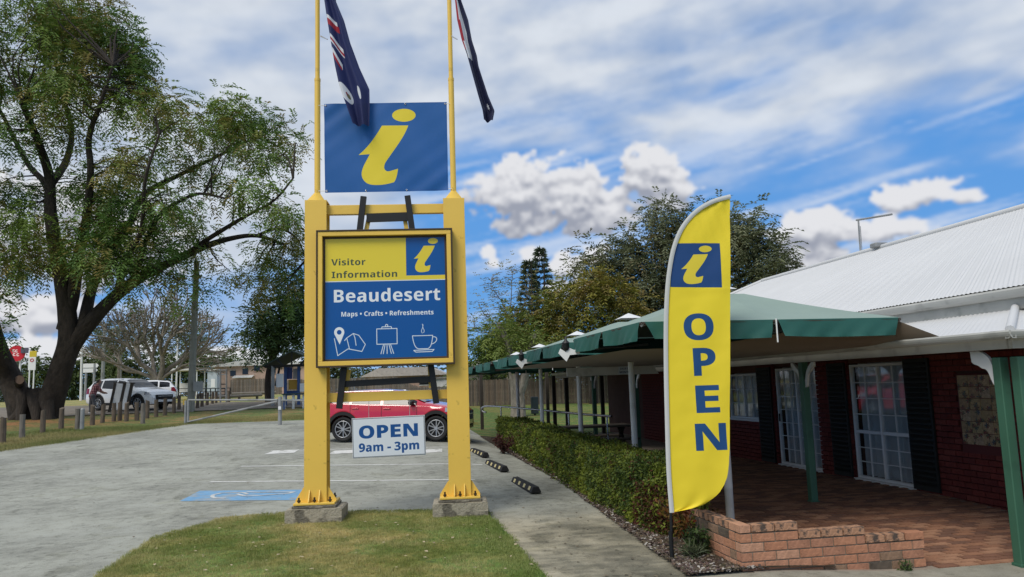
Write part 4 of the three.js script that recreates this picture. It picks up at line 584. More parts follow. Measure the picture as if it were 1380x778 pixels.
class Leaves { // many small leaves in one mesh, coloured leaf by leaf
  constructor() { this.p = []; this.c = []; }
  leaf(o, d, s, len, wid, col) { // diamond with a fold along the rib
    const l = wid * 0.5, mx = o.x + d.x * len * 0.45, my = o.y + d.y * len * 0.45, mz = o.z + d.z * len * 0.45, tx = o.x + d.x * len, ty = o.y + d.y * len - len * 0.12, tz = o.z + d.z * len;
    this.p.push(o.x, o.y, o.z, mx + s.x * l, my + s.y * l + l * 0.3, mz + s.z * l, tx, ty, tz, o.x, o.y, o.z, tx, ty, tz, mx - s.x * l, my - s.y * l + l * 0.3, mz - s.z * l);
    for (let i = 0; i < 6; i++) this.c.push(col[0], col[1], col[2]);
  }
  spray(o, dir, n, len, leafL, leafW, col) { // a drooping twig with leaves on both sides
    const side = V(-dir.z, 0, dir.x); if (side.lengthSq() < 1e-4) side.set(1, 0, 0); side.normalize(); const up = side.clone().cross(dir).normalize();
    for (let i = 0; i < n; i++) { const t = (i + 0.5) / n, q = V(o.x + dir.x * len * t, o.y + dir.y * len * t - 0.35 * len * t * t, o.z + dir.z * len * t), k = rr(0.8, 1.2), cc = [col[0] * k, col[1] * k, col[2] * k]; for (const s of [-1, 1]) { const d = dir.clone().multiplyScalar(0.55).addScaledVector(side, s * 0.85).addScaledVector(up, rr(-0.3, 0.2)).normalize(), w = dir.clone().multiplyScalar(0.8).addScaledVector(up, rr(-0.6, 0.6)).normalize(); this.leaf(q, d, w, leafL * rr(0.75, 1.15), leafW, cc); } }
  }
  geo() { const g = new THREE.BufferGeometry(); g.setAttribute('position', new THREE.Float32BufferAttribute(this.p, 3)); g.setAttribute('color', new THREE.Float32BufferAttribute(this.c, 3)); g.computeVertexNormals(); return g; }
}
const mixc = (a, b, t) => [mix(a[0], b[0], t), mix(a[1], b[1], t), mix(a[2], b[2], t)];
// crown: blobs in space; each holds leaf clumps, each clump joined to the nearest limb by a twig
function crown(o, blobs, curves, q, wood, woodMat) {
  const L = new Leaves(), twigs = wood ?? [], nodes = []; for (const c of curves) for (let i = 3; i <= 24; i++) nodes.push(c.getPointAt(i / 24));
  for (const b of blobs) {
    const n = Math.round(b.n ?? q.clumps), tone = b.tone ?? rr(0, 1);
    for (let i = 0; i < n; i++) {
      const u = rdir().multiplyScalar(Math.pow(rr(0.08, 1), 0.42)), c = V(b.c.x + u.x * b.r.x, b.c.y + u.y * b.r.y, b.c.z + u.z * b.r.z);
      let best = null, bd = 1e9; for (const k of nodes) { const d = (k.x - c.x) ** 2 + (k.y - c.y) ** 2 * 1.3 + (k.z - c.z) ** 2 + (k.y > c.y ? 1.5 : 0); if (d < bd) { bd = d; best = k; } }
      if (best && (q.twigs ?? 1) > R()) { const m = best.clone().lerp(c, 0.5).add(rdir().multiplyScalar(0.16 * Math.sqrt(bd))); m.y += 0.08 * Math.sqrt(bd); limb(twigs, [best, m, c], (q.twigR ?? 0.03) * (0.6 + 0.12 * Math.sqrt(bd)), q.twigTip ?? 0.007, 4, 5); }
      const cs = q.size * rr(0.6, 1.3), ct = clamp(tone + rr(-0.35, 0.35)), col = mixc(q.colA, q.colB, ct), olive = q.colC && R() < (q.mixC ?? 0.15);
      for (let k = 0; k < q.sprays; k++) { const w = rdir(), s = c.clone().addScaledVector(w, cs * Math.pow(R(), 0.5)), d = w.clone().add(V(0, q.droop ?? -0.5, 0)).add(rdir().multiplyScalar(0.5)).normalize(), cc = olive ? mixc(col, q.colC, rr(0.3, 1)) : col, g = rr(0.75, 1.25); L.spray(s, d, q.pairs ?? 5, q.sprayL, q.leafL, q.leafW, [cc[0] * g, cc[1] * g, cc[2] * g]); }
    }
  }
  part('crown', L.geo(), M.leaf, o); if (twigs.length) part('branches', mergeGeometries(twigs), woodMat ?? M.bark, o, 'stuff');
}
const px2 = (d) => d / FOCAL;
{ // the big spreading tree
  const D = 36, o = thing('shade_tree', 'large spreading tree with forked dark trunk and drooping fine leaves at the lot edge', 'tree');
  const P = (x, y, dz = 0) => at(x, y, D + dz);
  const trunk = [], curves = [];
  const lim = (pts, a, b, seg) => { const c = limb(trunk, pts, a, b, seg ?? 12); curves.push(c); return c; };
  lim([P(61, 571), P(67, 545), P(80, 505), P(93, 462), P(90, 420), P(82, 375), P(74, 330), P(68, 285), P(67, 240), P(50, 190, -1), P(30, 140, -2)], 0.60, 0.12, 16);
  lim([P(34, 571), P(27, 540), P(11, 505), P(-7, 465, -1), P(-18, 415, -1.5), P(-24, 350, -2), P(-30, 270, -2)], 0.60, 0.18, 16);
  lim([P(82, 500), P(100, 462), P(126, 430), P(158, 398, 0.5), P(189, 374, 1), P(220, 358, 1), P(247, 345, 1.5), P(280, 331, 2), P(310, 322, 2), P(345, 318, 2), P(385, 330, 2)], 0.42, 0.06, 12);
  lim([P(86, 445), P(97, 400), P(104, 350), P(117, 290, -1), P(122, 225, -2), P(119, 190, -2), P(136, 136, -3), P(152, 88, -3)], 0.33, 0.05);
  lim([P(112, 440), P(124, 385, 1), P(148, 338, 2), P(177, 298, 3), P(193, 263, 3), P(243, 235, 4), P(290, 212, 4), P(345, 185, 4)], 0.28, 0.045);
  lim([P(72, 300), P(62, 250, 1), P(38, 222, 2), P(16, 182, 2), P(0, 150, 2), P(-25, 115, 2)], 0.2, 0.06);
  lim([P(68, 250), P(90, 215, 2), P(96, 175, 3), P(82, 120, 3), P(72, 60, 3), P(75, 15, 3)], 0.2, 0.05);
  lim([P(178, 382, 1), P(205, 305, -1), P(232, 277, -2), P(268, 261, -2), P(305, 268, -2)], 0.16, 0.05);
  lim([P(247, 345, 1.5), P(280, 322, 0), P(330, 292, -1), P(372, 268, -2), P(395, 240, -2)], 0.14, 0.04);
  lim([P(158, 398), P(170, 350, -2), P(190, 310, -3), P(196, 240, -4), P(215, 180, -4)], 0.18, 0.04);
  lim([P(345, 318, 2), P(375, 308, 2), P(400, 322, 2), P(412, 350, 2)], 0.08, 0.03);
  // flared roots
  for (const [x, y, tx, ty, dz] of [[52, 560, 76, 570, -0.6], [30, 560, 12, 571, -0.6], [48, 558, 48, 572, -1.0], [64, 556, 68, 572, -0.9], [30, 556, 24, 573, -0.9]]) limb(trunk, [P(x, y - 28), P(x, y - 8, dz * 0.5), P(tx, ty, dz), P(tx + (tx - x) * 0.3, ty + 4, dz)], 0.42, 0.12, 9);
  // knob where a branch was cut
  limb(trunk, [P(26, 520), P(25, 514, -0.6), P(26, 512, -1.0)], 0.24, 0.2, 12);
  part('trunk', mergeGeometries(trunk), M.bark, o);
  part('cut_face', new THREE.CircleGeometry(0.2, 14), mat(0.20, 0.13, 0.09, 0.95, { map: woodTex }), o).position.copy(P(26, 512, -1.02));
  const B = (x, y, w, h, dz, n, tone) => ({ c: P(x, y, dz), r: V(w * px2(D), h * px2(D), Math.min(3, w * px2(D) * 0.9)), n: x > 200 ? Math.max(1, n * 0.8) : y < 200 ? n * 1.4 : n * 1.1, tone });
  crown(o, [
    B(35, 30, 85, 48, -1, 26), B(110, 25, 60, 34, 2, 18), B(160, 62, 40, 30, 0, 11), B(190, 82, 24, 12, -1, 4), B(175, 120, 28, 22, -2, 5), B(40, 110, 75, 40, 2, 17), B(120, 120, 70, 42, -2, 20), B(60, 175, 55, 30, -1, 9), B(-30, 70, 60, 60, 0, 12), B(-30, 190, 50, 60, -1, 9),
    B(225, 135, 22, 16, -1, 5), B(225, 165, 50, 28, -2, 13), B(305, 145, 40, 22, 3, 11), B(300, 175, 55, 28, 2, 14), B(360, 170, 34, 24, 3, 9), B(350, 215, 48, 32, 1, 12), B(385, 200, 22, 26, 1, 4), B(255, 215, 50, 26, 3, 10), B(180, 215, 46, 30, -2, 10), B(120, 255, 45, 26, 1, 9), B(25, 255, 42, 30, 1, 8), B(170, 285, 55, 36, -1, 18), B(230, 262, 38, 22, -3, 8), B(300, 250, 46, 22, -1, 8), B(360, 262, 40, 22, -2, 8), B(385, 295, 24, 22, 1, 5),
    B(110, 325, 42, 34, -1, 13), B(150, 340, 45, 34, -2, 15), B(205, 325, 40, 26, -2, 11), B(250, 312, 36, 18, 1, 6), B(20, 315, 34, 34, 1, 7), B(14, 365, 22, 30, -1, 5), B(50, 350, 26, 28, 1, 5), B(60, 300, 30, 30, -2, 6), B(0, 400, 14, 30, -2, 3, 0.3), B(10, 430, 10, 18, -2, 1, 0.3),
    B(215, 365, 26, 22, -1, 5), B(255, 372, 24, 22, -1, 3), B(285, 352, 26, 14, 0, 2), B(305, 372, 12, 14, 0, 1), B(355, 345, 34, 22, 2, 5), B(388, 350, 26, 26, 2, 6), B(400, 318, 16, 20, 2, 4), B(345, 385, 18, 18, 2, 2), B(378, 390, 26, 16, 2, 3), B(180, 372, 20, 16, -2, 3), B(272, 400, 8, 14, -1, 1), B(236, 395, 12, 12, -1, 1),
  ], curves, { clumps: 10, sprays: 23, size: 0.88, sprayL: 0.60, leafL: 0.22, leafW: 0.08, pairs: 5, droop: -0.6, colA: [0.083, 0.174, 0.034], colB: [0.208, 0.301, 0.052], colC: [0.278, 0.211, 0.056], mixC: 0.38, twigR: 0.05, twigTip: 0.012 }, [], M.bark);
}
// a plainer tree: trunk to a fork, limbs into a set of blobs read off the picture
function tree(name, label, d, base, fork, blobs, q, wm, r0, group) {
  const o = thing(name, label, 'tree', V(0, 0, 0), 0, group), trunk = [], curves = [], P = (x, y, dz = 0) => at(x, y, d + dz), b = P(...base); b.y = T(b.x, b.z) - 0.2;
  const f = P(...fork); curves.push(limb(trunk, [b, b.clone().lerp(f, 0.5).add(V(rr(-0.2, 0.2), 0, 0)), f], r0, r0 * 0.6, 10));
  const bl = blobs.map(([x, y, w, h, n, dz, tone]) => ({ c: P(x, y, dz ?? rr(-1, 1) * w * px2(d) * 0.6), r: V(w * px2(d), h * px2(d), w * px2(d) * 0.8), n, tone }));
  for (const k of bl) { const m = f.clone().lerp(k.c, 0.5); m.y += (k.c.y - f.y) * 0.1; m.add(rdir().multiplyScalar(0.3 * k.r.x)); curves.push(limb(trunk, [f.clone().add(V(0, -0.3, 0)), m, k.c, k.c.clone().add(V((k.c.x - f.x) * 0.15, k.r.y * 0.5, 0))], r0 * 0.4, r0 * 0.06, 7)); }
  part('trunk', mergeGeometries(trunk), wm, o);
  crown(o, bl, curves, q, [], wm); return o;
}
const dens = { sprays: 16, pairs: 4, twigs: 0.5, droop: -0.3 };
{ // right of the sign: trees beyond the fence
  tree('tall_tree', 'tall open-crowned grey green tree behind the canopies and the feather flag', 62, [900, 545], [900, 440], [[905, 310, 34, 26, 16], [860, 335, 42, 24, 16], [930, 345, 40, 40, 18], [880, 370, 48, 30, 20], [815, 352, 42, 22, 12], [790, 372, 26, 14, 6], [900, 405, 60, 30, 20], [850, 400, 40, 26, 12], [1000, 310, 34, 26, 13], [1030, 335, 34, 28, 14], [985, 350, 45, 40, 18], [1050, 350, 20, 18, 6], [1010, 378, 42, 22, 12], [960, 305, 30, 28, 10], [885, 290, 14, 10, 4], [1060, 362, 10, 6, 2]], { ...dens, sprays: 24, clumps: 12, size: 1.35, sprayL: 1.0, leafL: 0.38, leafW: 0.15, colA: [0.12, 0.145, 0.075], colB: [0.24, 0.255, 0.14], colC: [0.203, 0.156, 0.066], mixC: 0.2, twigR: 0.07, twigTip: 0.03, twigs: 1 }, M.bark, 0.7);
  tree('autumn_tree', 'golden green bushy tree between the norfolk pine and the feather flag', 52, [800, 545], [800, 470], [[815, 385, 32, 16, 11, 0, 0.85], [790, 400, 36, 20, 12, 0, 0.7], [840, 402, 30, 22, 12, 0, 0.6], [810, 430, 50, 26, 18, 0, 0.4], [765, 432, 30, 26, 10, 1, 0.35], [850, 440, 28, 20, 9, 0, 0.5], [800, 462, 60, 18, 12, 0, 0.3]], { ...dens, clumps: 12, size: 1.2, sprayL: 0.8, leafL: 0.3, leafW: 0.13, colA: [0.10, 0.135, 0.025], colB: [0.27, 0.23, 0.03], colC: [0.22, 0.15, 0.04], mixC: 0.25, twigR: 0.05, twigTip: 0.02 }, M.bark, 0.3);
  tree('round_tree', 'dense mid green tree with brown tips left of the golden tree', 56, [730, 545], [728, 478], [[735, 420, 30, 22, 12, 0, 0.6], [705, 440, 34, 24, 14, 0, 0.4], [750, 448, 34, 26, 14, 0, 0.5], [720, 468, 52, 20, 18, 0, 0.3], [772, 400, 22, 18, 8, 0, 0.9]], { ...dens, sprays: 24, clumps: 12, size: 1.2, sprayL: 0.8, leafL: 0.3, leafW: 0.13, colA: [0.089, 0.144, 0.025], colB: [0.209, 0.224, 0.036], colC: [0.218, 0.148, 0.033], mixC: 0.25, twigR: 0.05, twigTip: 0.02 }, M.bark, 0.3);
  tree('low_tree', 'low green tree beside the right sign post, under the bare tree', 60, [665, 545], [664, 490], [[660, 468, 24, 16, 10], [680, 460, 26, 18, 12], [650, 482, 20, 14, 8], [690, 478, 26, 14, 9]], { ...dens, sprays: 24, clumps: 12, size: 1.1, sprayL: 0.8, leafL: 0.3, leafW: 0.13, colA: [0.089, 0.158, 0.029], colB: [0.197, 0.258, 0.049], twigR: 0.05, twigTip: 0.02 }, M.bark, 0.25);
  tree('bare_tree', 'nearly bare pale tree right of the sign post, few leaves on fine twigs', 66, [690, 545], [684, 460], [[665, 390, 28, 22, 22], [690, 375, 30, 18, 22], [650, 420, 18, 24, 18], [680, 420, 30, 24, 24], [710, 400, 20, 24, 16], [645, 448, 14, 16, 10]], { sprays: 3, pairs: 2, clumps: 12, size: 1.1, sprayL: 0.8, leafL: 0.26, leafW: 0.1, colA: [0.229, 0.223, 0.100], colB: [0.302, 0.269, 0.097], twigR: 0.035, twigTip: 0.018, twigs: 1, droop: 0.2 }, M.paleBark, 0.22);
  // two tiered pines
  [[716, 352, 'left of the two tiered pines, slightly shorter, behind the canopies'], [733, 334, 'right and taller of the two tiered pines, behind the canopies']].forEach(([x, ytop, label]) => {
    const d = 85, o = thing('tiered_pine', label, 'pine tree', V(0, 0, 0), 0, 'tiered pines'), b = at(x + 2, 530, d), t = at(x, ytop, d), L = new Leaves(), w = []; b.y = T(b.x, b.z) - 0.2;
    limb(w, [b, b.clone().lerp(t, 0.5), t], 0.32, 0.03, 8);
    const h = t.y - b.y;
    for (let k = 0; k < 15; k++) { const f = 1 - Math.pow(k / 15, 1.1) * 0.62, y = b.y + h * f, rad = 0.25 + 2.6 * Math.pow(1 - f, 0.7), n = 7; for (let i = 0; i < n; i++) { const a = i / n * 6.283 + k * 1.7 + rr(-0.2, 0.2), l = rad * rr(0.75, 1.05), e = V(b.x + (t.x - b.x) * f + Math.cos(a) * l, y + l * 0.05, b.z + Math.sin(a) * l), s = V(b.x + (t.x - b.x) * f, y, b.z); limb(w, [s, s.clone().lerp(e, 0.5).setY(y - l * 0.06), e], 0.05, 0.015, 4, 4); for (let j = 0; j < 22; j++) { const q = s.clone().lerp(e, Math.pow(R(), 0.55)); q.y += rr(-0.1, 0.12); const dd = V(Math.cos(a) + rr(-0.8, 0.8), rr(-0.3, 0.9), Math.sin(a) + rr(-0.8, 0.8)).normalize(); L.leaf(q, dd, rdir(), rr(0.4, 0.8), 0.16, mixc([0.055, 0.085, 0.045], [0.12, 0.15, 0.08], R())); } } }
    part('trunk', mergeGeometries(w), M.bark, o); part('crown', L.geo(), M.leaf, o);
  });
  // trunk seen under the canopies
  const o = thing('leaning_tree', 'tree with thick grey trunk on the grass, seen under the canopies', 'tree'), P = (x, y) => at(x, y, 38), w = [], b = onGround(P(697, 552), -0.2);
  const c1 = limb(w, [b, P(698, 535), P(693, 505), P(686, 470), P(672, 435)], 0.42, 0.12, 12), c2 = limb(w, [P(699, 530), P(706, 510), P(712, 480), P(722, 450)], 0.3, 0.1, 10);
  part('trunk', mergeGeometries(w), M.paleBark, o);
  crown(o, [[680, 452, 24, 14], [705, 455, 24, 14], [728, 462, 20, 12]].map(([x, y, ww, h]) => ({ c: P(x, y), r: V(ww * px2(38), h * px2(38), 1.2), n: 7 })), [c1, c2], { ...dens, clumps: 8, size: 0.8, sprayL: 0.6, leafL: 0.22, leafW: 0.09, colA: [0.089, 0.158, 0.029], colB: [0.197, 0.246, 0.049], twigR: 0.03 }, [], M.paleBark);
}
{ // left of the sign
  const bq = { ...dens, clumps: 12, size: 1.0, sprayL: 0.75, leafL: 0.3, leafW: 0.12, colA: [0.036, 0.084, 0.024], colB: [0.093, 0.146, 0.036], twigR: 0.05, twigTip: 0.02 };
  tree('dark_tree', 'dark green leafy tree beside the left sign post, over the notice shelter', 50, [362, 540], [366, 480], [[385, 395, 28, 28, 15], [365, 425, 30, 24, 16], [400, 425, 26, 30, 16], [352, 448, 22, 16, 9], [385, 455, 34, 18, 15], [410, 395, 16, 26, 8], [345, 468, 12, 8, 4], [420, 450, 14, 26, 8]], bq, M.bark, 0.25);
  tree('frangipani_tree', 'bare grey many-branched tree behind the white car', 62, [212, 545], [214, 512], [], { ...bq, sprays: 2 }, M.paleBark, 0.4).children.slice().forEach((c) => c.name === 'crown' && c.removeFromParent());
  const fr = scene.children[scene.children.length - 1], w = [], P = (x, y, dz = 0) => at(x, y, 62 + dz);
  const grow = (p, dir, l, r, n) => { const e = p.clone().addScaledVector(dir, l), m = p.clone().lerp(e, 0.5).add(rdir().multiplyScalar(l * 0.09)); limb(w, [p, m, e], r, r * 0.72, n > 2 ? 7 : 4, n > 2 ? 6 : 3); if (n <= 0) return; const k = n > 3 ? 3 : 2 + (R() < 0.4 ? 1 : 0); for (let i = 0; i < k; i++) { const d = dir.clone().add(rdir().multiplyScalar(0.62)).add(V(0, 0.14, 0)).normalize(); grow(e, d, l * rr(0.66, 0.86), r * 0.66, n - 1); } };
  for (const [dx, dy, dz, l, r] of [[-0.75, 0.9, 0.2, 2.1, 0.24], [-0.35, 1, -0.4, 2.3, 0.22], [0.2, 1, 0.3, 2.3, 0.22], [0.75, 0.8, 0, 2.2, 0.22], [-1.1, 0.6, -0.2, 1.9, 0.18], [1.0, 0.65, 0.3, 1.8, 0.15]]) grow(P(213, 516), V(dx, dy, dz).normalize(), l, r, 5);
  part('branches', mergeGeometries(w), M.paleBark, fr, 'stuff');
  const L = new Leaves(); for (let i = 0; i < 900; i++) { const c = P(rr(130, 262), rr(425, 475), rr(-3, 3)); L.spray(c, rdir(), 2, 0.4, 0.26, 0.1, mixc([0.12, 0.10, 0.07], [0.08, 0.09, 0.03], R())); } part('twig_tips', L.geo(), M.leaf, fr, 'stuff');
  const gum = { ...dens, sprays: 9, clumps: 12, size: 1.5, sprayL: 1.1, leafL: 0.45, leafW: 0.16, colA: [0.076, 0.118, 0.040], colB: [0.151, 0.190, 0.065], twigR: 0.07, twigTip: 0.03, twigs: 1 };
  tree('gum_tree', 'open grey green gum tree behind the white car, left of the bare tree', 95, [158, 535], [160, 480], [[150, 440, 26, 14, 8], [135, 460, 16, 14, 6], [170, 455, 22, 16, 8], [180, 430, 22, 14, 7], [150, 475, 20, 12, 7], [200, 448, 20, 14, 6]], gum, M.paleBark, 0.35);
  tree('gum_tree', 'open grey green gum tree right of the bare tree, behind the power pole', 95, [262, 535], [258, 480], [[255, 440, 20, 14, 7], [272, 452, 16, 16, 6], [240, 450, 18, 14, 6], [275, 438, 12, 8, 4], [268, 470, 18, 12, 6]], gum, M.paleBark, 0.35);
  const far = { ...dens, sprays: 12, clumps: 12, size: 1.6, sprayL: 1.2, leafL: 0.6, leafW: 0.3, colA: [0.046, 0.084, 0.025], colB: [0.116, 0.157, 0.045], twigs: 0.3, twigR: 0.06, twigTip: 0.03 };
  [['dark rounded tree behind the road sign, left of the white cars', 135, [[120, 488, 20, 9, 8], [140, 480, 18, 14, 8], [128, 504, 24, 12, 9]]], ['dark spreading tree behind the far white car', 175, [[165, 492, 22, 14, 10], [188, 486, 20, 14, 9], [175, 508, 30, 10, 10]]], ['dark tree between the bare tree and the power pole', 240, [[232, 490, 18, 18, 9], [250, 482, 18, 20, 9], [268, 492, 16, 18, 9], [245, 512, 30, 10, 10]]], ['dark low tree right of the power pole, beside the pale building', 285, [[278, 490, 12, 14, 6], [290, 500, 12, 12, 6]]], ['green tree seen through the fork of the big tree', 45, [[45, 500, 20, 10, 8], [60, 492, 18, 9, 7], [30, 505, 18, 9, 6], [75, 505, 16, 10, 6]]], ['green tree just right of the big forked trunk', 100, [[98, 495, 12, 12, 6], [104, 512, 14, 9, 6], [88, 508, 10, 8, 4]]], ['distant rounded green tree above the roof of the pale building', 315, [[308, 487, 10, 6, 4], [320, 484, 10, 7, 4], [298, 490, 8, 5, 3]]], ['dark tree at the left picture edge, behind the red round sign', -20, [[-10, 500, 16, 12, 6], [10, 508, 14, 8, 5], [-30, 500, 20, 14, 7]]]].forEach(([label, x, bl]) => tree('background_tree', label, x === 315 ? 140 : 112, [x, 534], [x, 512], bl, far, M.bark, 0.3));
  const pd = 150, po = thing('palm_tree', 'thin far palm tree left of the dark tree', 'palm tree'), pw = [], pt = at(329, 452, pd), L2 = new Leaves(); limb(pw, [onGround(pt, -0.2), V(pt.x, pt.y * 0.5, pt.z), pt], 0.16, 0.1, 6); part('trunk', pw[0], M.paleBark, po); for (let i = 0; i < 16; i++) { const a = i * 0.4 + rr(0, 0.3), d = V(Math.cos(a), rr(-0.1, 0.9), Math.sin(a)).normalize(); L2.spray(pt, d, 9, 1.7, 0.6, 0.12, [0.03, 0.045, 0.02]); } part('crown', L2.geo(), M.leaf, po);
}
for (const [d, x0, x1, yt, yb, n, lab] of [[128, -70, 470, 508, 534, 150, 'belt of distant trees along the street on the left'], [74, 625, 900, 498, 520, 70, 'belt of low trees beyond the long paling fence']]) {
  const L = new Leaves(); for (let i = 0; i < n; i++) { const x = rr(x0, x1), top = yt + 9 * fbm3(x * 0.04, 3, 1, 3), y = mix(top, yb, R()), c = at(x, y - 0.0314 * (x - (x0 + x1) / 2), d + rr(-3, 3)), k = mixc([0.035, 0.06, 0.026], [0.09, 0.115, 0.045], R()); for (let j = 0; j < 16; j++) { const w = rdir(); L.spray(c.clone().addScaledVector(w, rr(0.2, 1.9)), w, 4, 1.2, 0.6, 0.3, k); } }
  const o = struct('distant_trees', L.geo(), M.leaf, 'stuff', lab);
}
{ // clipped hedge: twiggy core and an outer shell of leaves
  const o = thing('clipped_hedge', 'long clipped green hedge between the path and the canopies', 'hedge'), f0 = 8.05, f1 = 23.6;
  const xa = (f) => 3.10 + 0.06 * fbm3(1, 3, f * 1.1, 3) + 0.034 * (f - 8.3) + 0.3 * Math.pow(clamp((9.3 - f) / 1.0), 2), xb = (f) => 3.98 + 0.034 * (f - 8.3) - 0.5 * clamp((10.2 - f) / 1.7), h = (f) => 0.75 + 0.09 * fbm3(9, 1, f * 0.9, 3) + 0.05 * (f < 11 ? 11 - f : 0);
  const core = sheet(12, 60, (p, u, v) => { const f = mix(f0 + 0.1, f1, v), a = xa(f) + 0.09, b = xb(f) - 0.09, y = h(f) - 0.08, b0 = T(a, -f); const pts = [[a, 0.05], [a, 0.4], [a + 0.03, y - 0.04], [a + 0.08, y], [(a + b) / 2, y], [b - 0.08, y], [b, y - 0.05], [b, 0.05]]; const t = u * (pts.length - 1), i = Math.min(pts.length - 2, Math.floor(t)), k = t - i; p.set(mix(pts[i][0], pts[i + 1][0], k), b0 + mix(pts[i][1], pts[i + 1][1], k), -f); });
  const cm = mat(0.10, 0.085, 0.05, 1, { map: grassTex }); part('twigs', groundUV(core), cm, o); 
  const L = new Leaves(), cA = [0.045, 0.085, 0.016], cB = [0.27, 0.32, 0.034], cC = [0.13, 0.05, 0.025];
  const N = 86000;
  for (let i = 0; i < N; i++) {
    const f = f0 + (f1 - f0) * Math.pow(R(), 1.55), w = xb(f) - xa(f), hh = h(f), s = R() * (hh + w + 0.15 * hh); let x, y, nx = 0, ny = 0;
    if (s < hh) { x = xa(f); y = s; nx = -1; } else if (s < hh + w) { x = xa(f) + (s - hh); y = hh; ny = 1; } else { x = xb(f); y = hh - R() * 0.3; nx = 1; }
    const lump = 0.10 * fbm3(x * 4, y * 4, f * 4, 3), dep = rr(-0.10, 0.025) + lump * 1.2, yy = clamp(y, 0.02, 9); const p = V(x + nx * dep, T(x, -f) + yy + ny * dep + (nx && y > hh - 0.06 ? -0.02 : 0), -f);
    const n = V(nx, ny, 0), d = n.clone().multiplyScalar(0.6).add(rdir()).normalize(), red = R() < (f < 9.4 && y < 0.6 ? 0.5 : 0.03) + (fbm3(x * 2, 1, f * 1.3, 3) > 0.22 ? 0.14 : 0);
    const t = clamp(0.42 + 1.1 * fbm3(x * 3 + 4, y * 3, f * 2.2, 3) + rr(-0.3, 0.3)), c = red ? mixc(cC, [0.09, 0.02, 0.015], R()) : mixc(cA, cB, t), sz = rr(0.028, 0.054) * (1 + (f - 9) * 0.035);
    L.leaf(p, d, rdir(), sz, sz * 0.62, c);
  }
  for (let i = 0; i < 7000; i++) { const y = R() * 0.80, x = mix(xa(f0), xb(f0), R()), p = V(x, y + 0.02, -f0 + rr(-0.16, 0.08)); const red = R() < 0.3; L.leaf(p, V(0, 0, 0.6).add(rdir()).normalize(), rdir(), rr(0.026, 0.046), 0.022, red ? mixc(cC, [0.10, 0.02, 0.015], R()) : mixc(cA, cB, clamp(0.3 + rr(-0.3, 0.5)))); }
  part('leaves', L.geo(), M.leaf, o, 'stuff');
}
function bush(name, label, p, r, h, n, cA, cB, leafL, leafW) { const o = thing(name, label, 'shrub', p), w = [], L = new Leaves(); for (let i = 0; i < 16; i++) { const a = R() * 6.28, e = V(Math.cos(a) * r * rr(0.3, 1), h * rr(0.5, 1), Math.sin(a) * r * rr(0.3, 1)), c = limb(w, [V(0, -0.03, 0), e.clone().multiplyScalar(0.5).add(V(0, h * 0.15, 0)), e], 0.009, 0.004, 4, 4); for (let k = 0; k < n; k++) { const q = c.getPointAt(rr(0.25, 1)).add(rdir().multiplyScalar(0.04)); L.leaf(q, rdir().add(V(0, 0.5, 0)).normalize(), rdir(), leafL * rr(0.7, 1.2), leafW, mixc(cA, cB, R())); } } part('stem', mergeGeometries(w), M.darkTimber, o); part('leaves', L.geo(), M.leaf, o); return o; }
bush('small_shrub', 'small glossy green shrub in the bark at the corner of the brick wall', onGround(G(946, 752)), 0.22, 0.30, 26, [0.025, 0.05, 0.014], [0.09, 0.14, 0.035], 0.085, 0.03);
bush('nandina_shrub', 'low reddish shrub behind the feather flag pole at the hedge end', onGround(G(926, 733)), 0.40, 0.56, 80, [0.26, 0.055, 0.025], [0.17, 0.16, 0.03], 0.07, 0.028);
bush('flax_clump', 'grey green strappy clump beside the feather flag pole', onGround(G(938, 757)), 0.12, 0.12, 9, [0.06, 0.085, 0.04], [0.12, 0.14, 0.07], 0.16, 0.018);
bush('red_shrub', 'small dark red shrub at the far end of the hedge', onGround(V(3.12, 0, -19.5)), 0.4, 0.5, 40, [0.10, 0.02, 0.018], [0.06, 0.03, 0.02], 0.08, 0.04);
bush('wall_weed', 'little green weed growing at the foot of the brick wall', V(5.0, T(5.0, -6.9), -6.93), 0.05, 0.08, 6, [0.04, 0.08, 0.02], [0.10, 0.15, 0.04], 0.05, 0.018);
